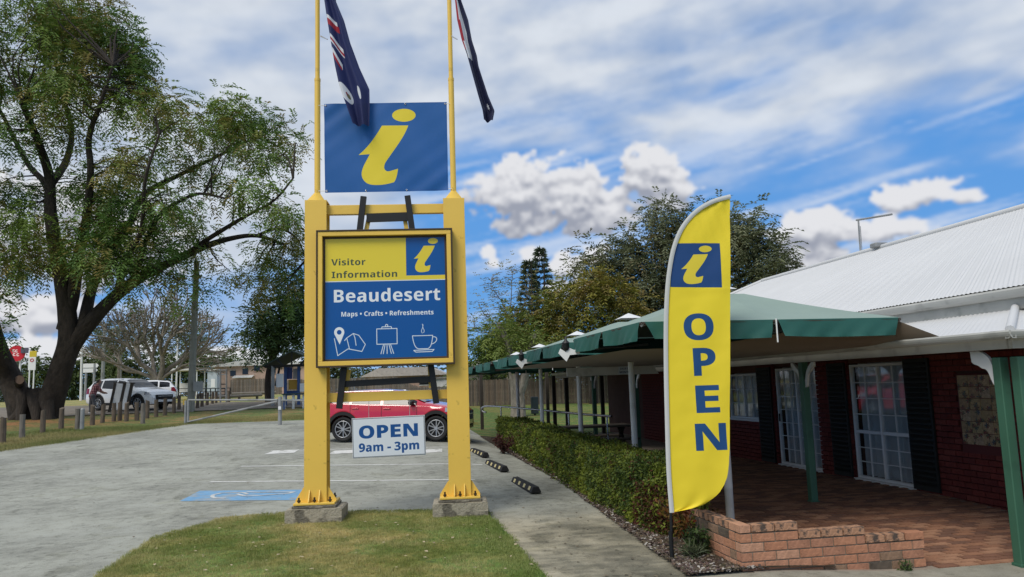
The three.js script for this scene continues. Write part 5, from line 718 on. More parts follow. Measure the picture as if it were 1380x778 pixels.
{ // turf: tufts of blades on the lawn and along the verge
  const blades = (n, s) => { const p = [], c = []; for (let i = 0; i < n; i++) { const x = rr(-s, s), z = rr(-s, s), a = rr(0, 6.28), hgt = rr(0.02, 0.05), w = 0.0028, lx = rr(-0.02, 0.02), lz = rr(-0.02, 0.02), k = rr(0.75, 1.25); p.push(x - w * Math.cos(a), 0, z - w * Math.sin(a), x + w * Math.cos(a), 0, z + w * Math.sin(a), x + lx, hgt, z + lz); for (let j = 0; j < 3; j++) c.push(k, k, k); } const g = new THREE.BufferGeometry(); g.setAttribute('position', new THREE.Float32BufferAttribute(p, 3)); g.setAttribute('color', new THREE.Float32BufferAttribute(c, 3)); g.computeVertexNormals(); return g; };
  const N = 15000, im = new THREE.InstancedMesh(blades(22, 0.055), M.leaf, N), c = new THREE.Color(); let k = 0;
  for (let t = 0; k < N && t < N * 4; t++) { const x = rr(-2.9, 1.62), f = 6.6 + 5.7 * Math.pow(R(), 0.95), wob = 0.05 * fbm3(x * 5, 2, f * 5, 2); if (!inLawn(x + (x > 0 ? 0.02 : -0.02) + wob, -f)) continue; const d = clamp(0.36 + fbm3(x * 0.8, 3, -f * 0.8, 4) * 1.5 + fbm3(x * 4, 7, -f * 4, 2) * 0.5 + rr(-0.25, 0.25)), s = rr(0.6, 1.05); im.setMatrixAt(k, M4(V(x, T(x, -f) + 0.035, -f), new THREE.Euler(rr(-0.15, 0.15), rr(0, 6.28), rr(-0.15, 0.15)), V(s, s * rr(0.6, 1.1), s))); const gr = sstep(0.2, 1.5, x) * 0.5; c.setRGB(mix(mix(0.25, 0.60, d), 0.18, gr), mix(mix(0.29, 0.52, d), 0.30, gr), mix(mix(0.075, 0.25, d), 0.065, gr)); im.setColorAt(k++, c); }
  im.count = k; im.name = 'lawn_grass'; im.userData.kind = 'stuff'; im.userData.label = 'short patchy grass blades of the lawn'; scene.add(im);
  const N2 = 7000, i2 = new THREE.InstancedMesh(blades(20, 0.16), M.leaf, N2); for (let i = 0; i < N2; i++) { let x, z; if (i < 4200) { const a = G(rr(-10, 256), 612), v = R(), e = lotFL.clone().lerp(lotL0, rr(-0.02, 1.5)); x = e.x - 0.08 - Math.pow(R(), 2) * 5; z = e.z + rr(-0.3, 0.3); } else { const e = lotFL.clone().lerp(lotFR, R()); x = e.x; z = e.z - 0.62 - 3.2 * R() * R(); } const s = rr(0.8, 2.4); i2.setMatrixAt(i, M4(V(x, T(x, z) - 0.02, z), new THREE.Euler(0, rr(0, 6.28), 0), V(s * 1.3, s, s * 1.3))); const d = clamp(0.45 + fbm3(x * 0.3, 3, z * 0.3, 3) * 1.5 + rr(-0.2, 0.2)); c.setRGB(mix(0.17, 0.40, d), mix(0.21, 0.34, d), mix(0.055, 0.15, d)); i2.setColorAt(i, c); }
  i2.name = 'verge_grass'; i2.userData.kind = 'stuff'; i2.userData.label = 'rough grass along the car park edge'; scene.add(i2);
  const lf = new THREE.BufferGeometry(); lf.setAttribute('position', new THREE.Float32BufferAttribute([0, 0, 0, 0.022, 0.007, 0.03, 0, 0.004, 0.07, 0, 0, 0, 0, 0.004, 0.07, -0.022, 0.007, 0.03], 3)); lf.computeVertexNormals();
  const N3 = 330, i3 = new THREE.InstancedMesh(lf, mat(1, 1, 1, 0.9), N3); for (let i = 0; i < N3; i++) { const lawn = i < 150, x = lawn ? rr(-2.7, 1.5) : i < 210 ? rr(1.6, 3.0) : rr(-6, 3), f = lawn ? rr(6.6, 11) : i < 210 ? 7 + 8 * R() * R() : rr(7, 20), s = rr(0.35, 0.8), y = T(x, -f) + (lawn && inLawn(x, -f) ? 0.07 : 0.014); i3.setMatrixAt(i, M4(V(x, y, -f), new THREE.Euler(rr(-0.2, 0.2), rr(0, 6.28), rr(-0.2, 0.2)), V(s, s, s))); const q = lawn ? rr(0.25, 0.5) : rr(0.06, 0.2); c.setRGB(q, q * 0.82, q * 0.55); i3.setColorAt(i, c); }
  i3.name = 'fallen_leaves'; i3.userData.kind = 'stuff'; i3.userData.label = 'small dry leaves scattered on lawn and concrete'; scene.add(i3);
}

// ---------- cars ----------
const lerpKeys = (k, x) => { if (x <= k[0][0]) return k[0][1]; for (let i = 1; i < k.length; i++) if (x <= k[i][0]) { const t = (x - k[i - 1][0]) / (k[i][0] - k[i - 1][0]), s = t * t * (3 - 2 * t); return mix(k[i - 1][1], k[i][1], mix(t, s, 0.5)); } return k[k.length - 1][1]; };
function makeCar(name, label, group, c) { // x forward, y up, z to the car's right
  const o = thing(name, label, 'car', V(0, 0, 0), 0, group), Lh = c.L / 2, W = c.W / 2, rw = c.rw, Ra = rw + 0.065, wx = [-c.wb / 2 + c.off, c.wb / 2 + c.off];
  const sq = (y) => y > 0.85 ? 0.85 + (y - 0.85) * (c.squash ?? 1) : y, top = (x) => sq(lerpKeys(c.top, x)), belt = (x) => sq(lerpKeys(c.belt, x)), half = (x) => { const e = Lh - Math.abs(x); return W * (e > 0.7 ? 1 : mix(0.80, 1, Math.sqrt(clamp(1 - (1 - e / 0.7) ** 2)))); };
  const low = (x) => { let l = c.sill + (x > Lh - 0.5 ? (x - Lh + 0.5) * 0.1 : 0) + (x < -Lh + 0.5 ? (-Lh + 0.5 - x) * 0.25 : 0); for (const w of wx) { const d = Math.abs(x - w); if (d < Ra) l = Math.max(l, rw + Math.sqrt(Ra * Ra - d * d)); } return l; };
  const sec = (x) => { const t = top(x), b = Math.min(belt(x), t - 0.05), w = half(x), k = clamp((t - belt(x)) / 0.45), wr = w * mix(0.9, 0.73, k), te = t - mix(0.035, 0.075, k), l = low(x), h = [[w * 0.93, l], [w * 0.985, l + 0.08], [w, Math.max(0.6, l + 0.1)], [w * 0.99, Math.max(0.79, l + 0.13)], [w * 0.968, Math.max(b, l + 0.15)], [w * 0.945, Math.max(b, l + 0.15) + 0.014], [mix(w * 0.945, wr, 0.45), mix(b, te, 0.55)], [wr, te], [wr * 0.84, t - 0.018], [0, t]]; for (let i = 1; i < h.length - 1; i++) h[i][1] = Math.min(h[i][1], t - 0.012 + i * 0.001); return h; };
  const N = 150, xs = []; for (let i = 0; i <= N; i++) xs.push(-Lh + c.L * i / N); for (const w of wx) for (const s of [-1, 1]) xs.push(w + s * (Ra - 0.002), w + s * Ra); xs.sort((a, b) => a - b);
  const pos = [], idx = [], S = xs.map((x) => { const h = sec(x), r = h.map(([z, y]) => [x, y, z]), l = h.slice(0, -1).reverse().map(([z, y]) => [x, y, -z]); return [...r, ...l]; }), K = S[0].length;
  S.forEach((s) => s.forEach((p) => pos.push(...p)));
  for (let i = 0; i + 1 < S.length; i++) for (let j = 0; j + 1 < K; j++) { const a = i * K + j; idx.push(a, a + 1, a + K + 1, a, a + K + 1, a + K); }
  for (const e of [0, S.length - 1]) for (let j = 0; j < (K - 1) / 2; j++) { const a = e * K + j, b = e * K + K - 1 - j; idx.push(a, a + 1, b, a + 1, b - 1, b); }
  const g = new THREE.BufferGeometry(); g.setAttribute('position', new THREE.Float32BufferAttribute(pos, 3)); g.setIndex(idx); g.computeVertexNormals();
  part('body', g, c.paint, o);
  const surf = (x, seg, z) => { const h = sec(x), i = Math.floor(seg), f = seg - i, a = h[i], b = h[Math.min(9, i + 1)]; return V(x, mix(a[1], b[1], f), mix(a[0], b[0], f)); };
  const onSide = (x0, x1, s0, s1, off, side, nx = 24) => sheet(nx, 6, (p, u, v) => { const x = mix(x0, x1, u), q = surf(x, mix(s0, s1, v)); p.set(x, q.y, (q.z + off) * side); });
  for (const s of [1, -1]) {
    for (const [a, b] of c.glass) part('side_window', onSide(a, b, 5.15, 6.85, 0.010, s), M.darkGlass, o);
    const seam = mb(); for (const x of c.seams) seam.add(onSide(x - 0.006, x + 0.006, 1.2, 4, 0.003, s, 1)); seam.build('door_seam', M.black, o);
    for (const x of c.handles) { const q = surf(x, 3.6); part('door_handle', mb().rbox(0.2, 0.028, 0.03, x, q.y, (q.z + 0.015) * s, 0.01).geo(), c.paint, o); }
    const q = surf(c.mirror, 4.6); part('side_mirror', mb().rbox(0.14, 0.13, 0.2, c.mirror, q.y + 0.09, (q.z + 0.1) * s, 0.045).geo(), c.mirrorMat ?? c.paint, o);
    const cl = mb(); for (const w of wx) { const sh = new THREE.Shape(); sh.absarc(w, rw, Ra + 0.075, -0.25, Math.PI + 0.25, false); sh.absarc(w, rw, Ra - 0.015, Math.PI + 0.1, -0.1, true); const e = new THREE.ExtrudeGeometry(sh, { depth: 0.05, bevelEnabled: false, curveSegments: 20 }); cl.add(e, M4(V(0, 0, s > 0 ? half(w) - 0.035 : -half(w) - 0.015))); }
    cl.rbox(c.wb - 2 * Ra - 0.05, 0.14, 0.06, c.off, c.sill + 0.05, s * (W * 0.975), 0.02); cl.build('cladding', M.rubber, o);
    part('head_lamp', onSide(Lh - 0.46, Lh - 0.06, 3.0, 3.95, 0.012, s, 10), M.chrome, o); part('tail_lamp', onSide(-Lh + 0.04, -Lh + 0.36, 3.2, 4.3, 0.012, s, 10), mat(0.25, 0.008, 0.012, 0.2), o);
    mb().rod(V(c.roof[0], top(c.roof[0]) - 0.02, W * 0.66 * s), V(c.roof[1], top(c.roof[1]) - 0.02, W * 0.66 * s), 0.022, 0.022, 6).build('roof_rail', M.chrome, o);
  }
  const scr = (x0, x1, name2) => part(name2, sheet(10, 10, (p, u, v) => { const x = mix(x0, x1, v), h = sec(x), w = h[7][0] * 0.93, z = mix(-w, w, u), f = Math.abs(z) / w; p.set(x, mix(h[9][1], h[8][1], f * f) + 0.014, z); }), M.darkGlass, o);
  scr(c.screen[0], c.screen[1], 'windscreen'); scr(c.rear[0], c.rear[1], 'rear_window');
  mb().rbox(0.06, 0.26, W * 1.25, Lh - 0.01, 0.66, 0, 0.02).build('grille', M.black, o); mb().rbox(0.05, 0.035, W * 1.0, Lh + 0.025, 0.7, 0, 0.01).build('grille_bar', M.chrome, o); mb().rbox(0.1, 0.16, W * 1.4, Lh - 0.05, 0.36, 0, 0.03).rbox(0.1, 0.2, W * 1.4, -Lh + 0.04, 0.42, 0, 0.03).build('bumper_trim', M.rubber, o);
  mb().box(c.L - 0.4, 0.25, W * 1.5, 0, c.sill + 0.12, 0).build('underbody', M.black, o);
  const ty = boxUV(new THREE.LatheGeometry([[rw * 0.66, -0.1], [rw * 0.9, -0.112], [rw * 0.985, -0.085], [rw, -0.04], [rw, 0.04], [rw * 0.985, 0.085], [rw * 0.9, 0.112], [rw * 0.66, 0.1], [rw * 0.66, -0.1]].map(([a, b]) => new THREE.Vector2(a, b)), 32).rotateX(Math.PI / 2));
  const sp = mb(); sp.add(new THREE.TorusGeometry(rw * 0.655, 0.014, 6, 32), M4(V(0, 0, 0.1))); for (let i = 0; i < 10; i++) { const a = Math.floor(i / 2) * Math.PI * 0.4 + (i & 1 ? 0.24 : -0.24), a0 = Math.floor(i / 2) * Math.PI * 0.4 + (i & 1 ? 0.1 : -0.1) * 2; sp.bar(V(Math.cos(a0) * 0.04, Math.sin(a0) * 0.04, 0.085), V(Math.cos(a) * rw * 0.65, Math.sin(a) * rw * 0.65, 0.1), 0.026, 0.02); } sp.add(new THREE.CylinderGeometry(0.05, 0.05, 0.03, 12).rotateX(Math.PI / 2), M4(V(0, 0, 0.09)));
  const spg = sp.geo(), disc = new THREE.CylinderGeometry(rw * 0.655, rw * 0.655, 0.1, 24).rotateX(Math.PI / 2);
  for (const x of wx) for (const s of [1, -1]) { const w = new THREE.Group(); w.name = 'wheel'; w.position.set(x, rw, s * (W - 0.125)); if (s < 0) w.rotation.y = Math.PI; o.add(w); part('tyre', ty, M.rubber, w); part('rim', spg, M.rim, w); part('hub', disc, M.black, w); }
  return o;
}
const aim = (o, rear, front, y = 0) => { const c = rear.clone().add(front).multiplyScalar(0.5), d = front.clone().sub(rear); o.position.set(c.x, 0, c.z); o.rotation.order = 'YXZ'; o.rotation.y = Math.atan2(-d.z, d.x); const r = Math.hypot(d.x, d.z), u = V(d.x / r, 0, d.z / r), a = T(c.x - u.x, c.z - u.z), b = T(c.x + u.x, c.z + u.z); o.rotation.z = Math.atan2(b - a, 2); o.position.y = (a + b) / 2 + y; };
{
  const red = makeCar('red_car', 'pinkish red hatchback SUV parked behind the hanging OPEN board', null, { squash: 0.77, L: 4.24, W: 1.82, wb: 2.68, off: 0.06, rw: 0.345, sill: 0.25, paint: mat(0.50, 0.008, 0.032, 0.2, { physical: true, clearcoat: 1, clearcoatRoughness: 0.05 }), mirrorMat: M.black,
    top: [[-2.21, 0.86], [-2.15, 1.0], [-2.0, 1.2], [-1.78, 1.47], [-1.6, 1.55], [-1.1, 1.60], [-0.3, 1.62], [0.2, 1.57], [0.5, 1.43], [1.08, 1.13], [1.6, 1.04], [1.95, 0.93], [2.13, 0.78], [2.21, 0.6]], belt: [[-2.2, 1.1], [-1.6, 1.1], [-0.4, 1.02], [0.9, 0.98], [2.2, 0.9]],
    glass: [[-1.78, -1.12], [-1.04, -0.22], [-0.12, 0.84]], seams: [-1.07, -0.16, 0.86], handles: [-0.92, 0.0], mirror: 0.72, roof: [-1.5, 0.1], screen: [0.30, 1.04], rear: [-2.05, -1.76] });
  const m = G(535, 594), dd = G(588, 593.5).sub(G(465, 594.5)).normalize(); aim(red, m.clone().addScaledVector(dd, -1.34).add(V(0, 0, -0.4)), m.clone().addScaledVector(dd, 1.34).add(V(0, 0, -0.4)));
    const wc = { L: 4.66, W: 1.86, wb: 2.73, off: 0.05, rw: 0.36, sill: 0.27, paint: mat(0.84, 0.85, 0.86, 0.3, { physical: true, clearcoat: 1, clearcoatRoughness: 0.06 }),
    top: [[-2.33, 0.9], [-2.27, 1.05], [-2.1, 1.3], [-1.88, 1.56], [-1.65, 1.63], [-1.0, 1.68], [-0.2, 1.68], [0.3, 1.62], [0.6, 1.48], [1.1, 1.19], [1.7, 1.08], [2.1, 0.96], [2.27, 0.8], [2.33, 0.6]], belt: [[-2.3, 1.16], [-1.6, 1.12], [-0.4, 1.06], [0.9, 1.02], [2.3, 0.94]], glass: [[-1.86, -1.2], [-1.1, -0.2], [-0.1, 0.86]], seams: [-1.15, -0.15, 0.9], handles: [-0.95, 0.02], mirror: 0.78, roof: [-1.6, 0.1], screen: [0.38, 1.07], rear: [-2.15, -1.86] };
  const white = makeCar('white_car', 'white SUV with black grille on the road behind the leaning white boards', null, wc), c0 = G(175, 553), hd = V(Math.cos(-10.1 * DEG), 0, -Math.sin(-10.1 * DEG)).applyAxisAngle(V(0, 1, 0), -20 * DEG); aim(white, c0.clone().addScaledVector(hd, -1.3), c0.clone().addScaledVector(hd, 1.3), 0.03);
  const far = copyThing(white, 'white_car', 'second white SUV, mostly hidden, far behind the roof of the white SUV', at(190, 540, 54)), c1 = at(190, 540, 54); aim(far, c1.clone().addScaledVector(hd, 1), c1.clone().addScaledVector(hd, -1)); far.rotation.y += 0.7;
}
// ---------- a person at the tail of the white car ----------
{
  const base = onGround(G(123, 558), 0.0), o = thing('person', 'person in red checked shirt and grey trousers bending beside the rear of the white SUV', 'person', base, 0.6);
  function blob(bones, cell, name, m) { // bones: [a, b, ra, rb]
    const lo = V(9, 9, 9), hi = V(-9, -9, -9); for (const [a, b, ra, rb] of bones) for (const [p, r] of [[a, ra], [b, rb]]) { lo.min(p.clone().subScalar(r + 0.06)); hi.max(p.clone().addScalar(r + 0.06)); }
    const size = Math.max(hi.x - lo.x, hi.y - lo.y, hi.z - lo.z), res = Math.ceil(size / cell), mc = new MarchingCubes(res, new THREE.MeshBasicMaterial(), false, false, 200000), ctr = lo.clone().add(hi).multiplyScalar(0.5); mc.isolation = 0;
    for (let k = 0; k < res; k++) for (let j = 0; j < res; j++) for (let i = 0; i < res; i++) { const p = V((i - res / 2) / (res / 2), (j - res / 2) / (res / 2), (k - res / 2) / (res / 2)).multiplyScalar(size / 2).add(ctr); let s = 0; for (const [a, b, ra, rb] of bones) { const ab = b.clone().sub(a), t = clamp(p.clone().sub(a).dot(ab) / Math.max(1e-9, ab.lengthSq())), d = p.distanceTo(a.clone().addScaledVector(ab, t)) - mix(ra, rb, t); s += Math.exp(-d * 55); } mc.field[i + j * res + k * res * res] = Math.log(Math.max(s, 1e-30)) / 55; }
    mc.update(); const n = mc.count, g = new THREE.BufferGeometry(); const P = new Float32Array(n * 3); for (let i = 0; i < n * 3; i++) P[i] = mc.positionArray[i] * size / 2 + [ctr.x, ctr.y, ctr.z][i % 3]; g.setAttribute('position', new THREE.BufferAttribute(P, 3)); g.setAttribute('normal', new THREE.BufferAttribute(mc.normalArray.slice(0, n * 3), 3)); boxUV(g); return part(name, g, m, o);
  }
  const hip = V(0, 0.92, 0), ch = V(0.13, 1.28, 0), nk = V(0.24, 1.46, 0), hd = V(0.30, 1.58, 0.0), skin = mat(0.42, 0.24, 0.17, 0.6);
  const S = [1, -1].map((s) => ({ sh: V(0.19, 1.40, 0.18 * s), el: V(0.32, 1.16, 0.24 * s), wr: V(0.50, 1.05, 0.17 * s), hp: V(0, 0.90, 0.09 * s), kn: V(0.05 * (s + 0.4), 0.49, 0.11 * s), an: V(-0.03, 0.09, 0.12 * s) }));
  const bones = [[hip, ch, 0.13, 0.13], [ch, nk, 0.12, 0.055], [nk, hd, 0.052, 0.06], [hd, hd.clone().add(V(0.01, 0.05, 0)), 0.088, 0.092], [hd.clone().add(V(0.085, -0.015, 0)), hd.clone().add(V(0.1, -0.03, 0)), 0.014, 0.012]];
  for (const q of S) { bones.push([q.sh, q.el, 0.05, 0.04], [q.el, q.wr, 0.038, 0.028], [q.hp, q.kn, 0.085, 0.058], [q.kn, q.an, 0.055, 0.04], [q.an, q.an.clone().add(V(0.14, -0.05, 0)), 0.04, 0.032]); const pl = q.wr.clone().add(V(0.07, -0.02, 0)); bones.push([q.wr, pl, 0.028, 0.034]); for (let f = 0; f < 4; f++) bones.push([pl.clone().add(V(0.01, 0, (f - 1.5) * 0.018)), pl.clone().add(V(0.075 - 0.01 * Math.abs(f - 1), -0.03, (f - 1.5) * 0.02)), 0.009, 0.008]); bones.push([q.wr.clone().add(V(0.03, 0, -0.03)), q.wr.clone().add(V(0.08, 0.0, -0.055)), 0.010, 0.009]); }
  blob(bones, 0.014, 'body', skin);
  const shirtM = mat(1, 1, 1, 0.9, { map: canvasTex(128, 128, (k) => { k.fillStyle = '#7a2b30'; k.fillRect(0, 0, 128, 128); k.fillStyle = 'rgba(225,205,205,0.55)'; for (let i = 0; i < 4; i++) { k.fillRect(i * 32, 0, 9, 128); k.fillRect(0, i * 32, 128, 9); } k.fillStyle = 'rgba(40,12,22,0.5)'; for (let i = 0; i < 4; i++) { k.fillRect(i * 32 + 16, 0, 8, 128); k.fillRect(0, i * 32 + 16, 128, 8); } }) }); shirtM.map.wrapS = shirtM.map.wrapT = THREE.RepeatWrapping; shirtM.map.repeat.set(3, 3);
  const sb = [[hip.clone().add(V(0, -0.03, 0)), ch, 0.155, 0.15], [ch, nk.clone().add(V(-0.02, -0.03, 0)), 0.14, 0.08]]; for (const q of S) sb.push([q.sh, q.el, 0.066, 0.058], [ch, q.sh, 0.1, 0.075]); blob(sb, 0.016, 'shirt', shirtM);
  const tb = []; for (const q of S) { tb.push([hip, q.hp, 0.13, 0.10], [q.hp, q.kn, 0.10, 0.074], [q.kn, q.an.clone().add(V(0, 0.02, 0)), 0.072, 0.06]); } blob(tb, 0.016, 'trousers', mat(0.11, 0.11, 0.12, 0.9));
  blob([[hd.clone().add(V(-0.02, 0.055, 0)), hd.clone().add(V(-0.045, 0.02, 0)), 0.095, 0.085]], 0.01, 'hair', mat(0.05, 0.04, 0.035, 0.9));
  for (const q of S) blob([[q.an.clone().add(V(-0.05, -0.045, 0)), q.an.clone().add(V(0.16, -0.05, 0)), 0.045, 0.04]], 0.01, 'shoe', mat(0.6, 0.6, 0.6, 0.7));
}

// ---------- edge of the car park: bollards, gate, boards ----------
{
  const list = [[3, 597, 0], [29, 590, 1], [57, 583, 0], [82, 578, 0], [104, 579, 1], [124, 573, 0], [138, 570, 0], [153, 568, 0], [161, 567, 0], [170, 568, 0], [184, 567, 0], [192, 571, 1], [198, 564, 0], [210, 562, 0], [222, 560, 0], [234, 557, 2], [241, 553, 0], [266, 551, 0], [272, 549, 0], [279, 547, 0], [286, 545, 0], [291, 544, 0], [308, 542, 0]];
  const ord = ['first', 'second', 'third', 'fourth', 'fifth', 'sixth', 'seventh', 'eighth', 'ninth', 'tenth', 'eleventh', 'twelfth', 'thirteenth', 'fourteenth', 'fifteenth', 'sixteenth', 'seventeenth'];
  const shapes = [0, 1, 2].map((s) => { const g = mb().add(new THREE.CylinderGeometry(0.085, 0.095, 0.95, 10, 3)).geo(), p = g.attributes.position; for (let i = 0; i < p.count; i++) { const y = p.getY(i), k = 1 + 0.06 * Math.sin(y * 9 + s * 2 + Math.atan2(p.getZ(i), p.getX(i)) * 2); p.setX(i, p.getX(i) * k); p.setZ(i, p.getZ(i) * k); if (y > 0.4) p.setY(i, y + 0.04 * p.getX(i) / 0.09 * (s - 1)); } g.computeVertexNormals(); return g; });
  list.forEach(([x, y, kind], i) => {
    const p = G(x, y), right = x > 262, o = new THREE.Mesh(shapes[i % 3], kind === 1 ? M.greyTimber : M.timber); o.name = numbered('timber_bollard'); o.castShadow = o.receiveShadow = true; scene.add(o);
    o.position.set(p.x, T(p.x, p.z) + 0.30, p.z); o.rotation.set(rr(-0.04, 0.04), rr(0, 6), rr(-0.05, 0.05));
    tag(o, right ? `${ord[i - 17]} short timber bollard to the right of the power pole` : `${kind === 1 ? 'weathered grey' : 'brown'} timber bollard, ${ord[i]} from the left picture edge along the car park`, 'bollard', 'timber bollards along the car park edge');
  });
  const mp = G(110, 579), me = thing('metal_bollard', 'pale grey metal bollard beside the weathered timber one, left of the white SUV', 'bollard', V(mp.x, T(mp.x, mp.z), mp.z)); mb().rod(V(0, -0.2, 0), V(0, 0.72, 0), 0.075, 0.075, 14).build('pipe', M.galv, me); part('cap', new THREE.SphereGeometry(0.078, 14, 8, 0, 6.29, 0, 1.57), M.galv, me).position.y = 0.72;
  const yp = G(248, 557), ym = thing('yellow_marker', 'small yellow marker post at the left end of the gate', 'post', V(yp.x, T(yp.x, yp.z), yp.z)); mb().rod(V(0, -0.1, 0), V(0, 0.62, 0), 0.06, 0.055, 10).build('stake', M.timber, ym); mb().rod(V(0, 0.4, 0), V(0, 0.66, 0), 0.075, 0.075, 10).build('cap', M.yellow, ym);
  // swing gate
  const a = G(249.5, 571), b = G(377, 573), o = thing('swing_gate', 'grey steel swing gate with sloping brace across the far edge of the car park', 'gate'), h = 0.92, g = (p, y) => V(p.x, T(p.x, p.z) + y, p.z);
  mb().rod(g(a, -0.1), g(a, h - 0.02), 0.05, 0.05, 12).build('gate_post', M.galv, o); const n = b.clone().sub(a).normalize(); const a2 = a.clone().addScaledVector(n, 0.14), b2 = b.clone().addScaledVector(n, -0.1);
  mb().rod(g(b, -0.1), g(b, h + 0.12), 0.07, 0.07, 12).build('gate_post', M.galv, o); mb().rod(g(a2, 0.05), g(a2, h), 0.042, 0.042, 10).build('hinge_stile', M.galv, o); mb().rod(g(a2, h), g(b2, h), 0.036, 0.036, 10).build('top_rail', M.galv, o); mb().rod(g(a2, 0.06), g(b2, h - 0.05), 0.036, 0.036, 10).build('brace', M.galv, o); mb().rbox(0.1, 0.12, 0.1, b.x, T(b.x, b.z) + 0.62, b.z + 0.05, 0.01).build('latch_plate', M.whitePlain, o);
  const r0 = G(379, 573), r1 = G(470, 574), ro = thing('barrier_rail', 'low grey pipe rail between the gate and the left sign post', 'rail'); mb().rod(g(r0, 0.9), g(r1, 0.9), 0.03, 0.03, 8).build('rail', M.galv, ro); mb().rod(g(r1, 0), g(r1, 0.9), 0.04, 0.04, 8).build('rail_post', M.galv, ro);
  // leaning white boards with dark posts
  const wb = onGround(G(161, 556)), w = thing('leaning_boards', 'two white boards with dark posts leaning in front of the white SUV', 'sign', wb, -10.1 * DEG), tl = new THREE.Euler(-0.12, 0, -0.12);
  for (const [x, m, ww, nm] of [[-0.44, M.darkTimber, 0.13, 'board_post'], [-0.2, M.whitePlain, 0.34, 'board'], [0.06, M.darkTimber, 0.13, 'board_post'], [0.24, M.whitePlain, 0.2, 'board'], [0.44, M.darkTimber, 0.16, 'board_post']]) mb().rbox(ww, m === M.whitePlain ? 1.36 : 1.52, 0.05, x + 0.05, m === M.whitePlain ? 0.80 : 0.74, m === M.whitePlain ? 0 : 0.04, 0.008, tl).build(nm, m, w);
  mb().rbox(1.1, 0.06, 0.09, 0.12, 1.49, -0.14, 0.008, new THREE.Euler(0, 0, -0.05)).build('board_rail', M.darkTimber, w);
  for (const [i, [x0, y0, x1, y1]] of [[312, 535, 372, 533], [290, 541, 352, 537.5]].entries()) { const p = G(x0, y0), q = G(x1, y1); const l = thing('log_rail', i ? 'nearer pale log rail lying in front of the timber fence' : 'farther pale log rail lying in front of the timber fence', 'log', V(0, 0, 0), 0); mb().rod(g(p, 0.3), g(q, 0.3), 0.13, 0.12, 8).build('log', M.greyTimber, l); for (const k of [0.1, 0.5, 0.9]) { const c = p.clone().lerp(q, k); mb().rod(g(c, -0.1), g(c, 0.3), 0.1, 0.1, 8).build('stump', M.timber, l); } }
}
// ---------- wheel stops ----------
{
  const spots = [[[693, 648], [725, 668], 'nearest black rubber wheel stop with pale stripes beside the hedge path'], [[657, 624], [682, 638], 'second black rubber wheel stop along the hedge'], [[637, 608], [655, 618], 'farthest black rubber wheel stop, just right of the sign post']];
  const prof = [[-0.078, 0], [0.078, 0], [0.078, 0.02], [0.042, 0.092], [-0.042, 0.092], [-0.078, 0.02]], len = 1.52;
  const sg = mb().prism(prof, len, M4(V(0, 0, -len / 2)), 0.006).geo();
  let first;
  spots.forEach(([n, f, label]) => {
    const a = G(...n), b = G(...f), c = a.clone().add(b).multiplyScalar(0.5); let o;
    if (!first) { o = first = thing('wheel_stop', label, 'wheel stop', V(0, 0, 0), 0, 'black wheel stops along the hedge'); part('stop', sg, M.rubber, o); for (const s of [-1, 1]) for (let k = 0; k < 4; k++) { const z = -len / 2 + 0.16 + k * 0.37; part('stripe', mb().quad(V(s * 0.083, 0.032, z), V(s * 0.083, 0.032, z + 0.13), V(s * 0.055, 0.089, z + 0.13), V(s * 0.055, 0.089, z)).geo(), mat(0.62, 0.53, 0.26, 0.6, { map: weatherTex }), o); } }
    else o = copyThing(first, 'wheel_stop', label);
    o.position.set(c.x, T(c.x, c.z) + 0.005, c.z); o.rotation.y = Math.atan2(b.x - a.x, b.z - a.z);
  });
}
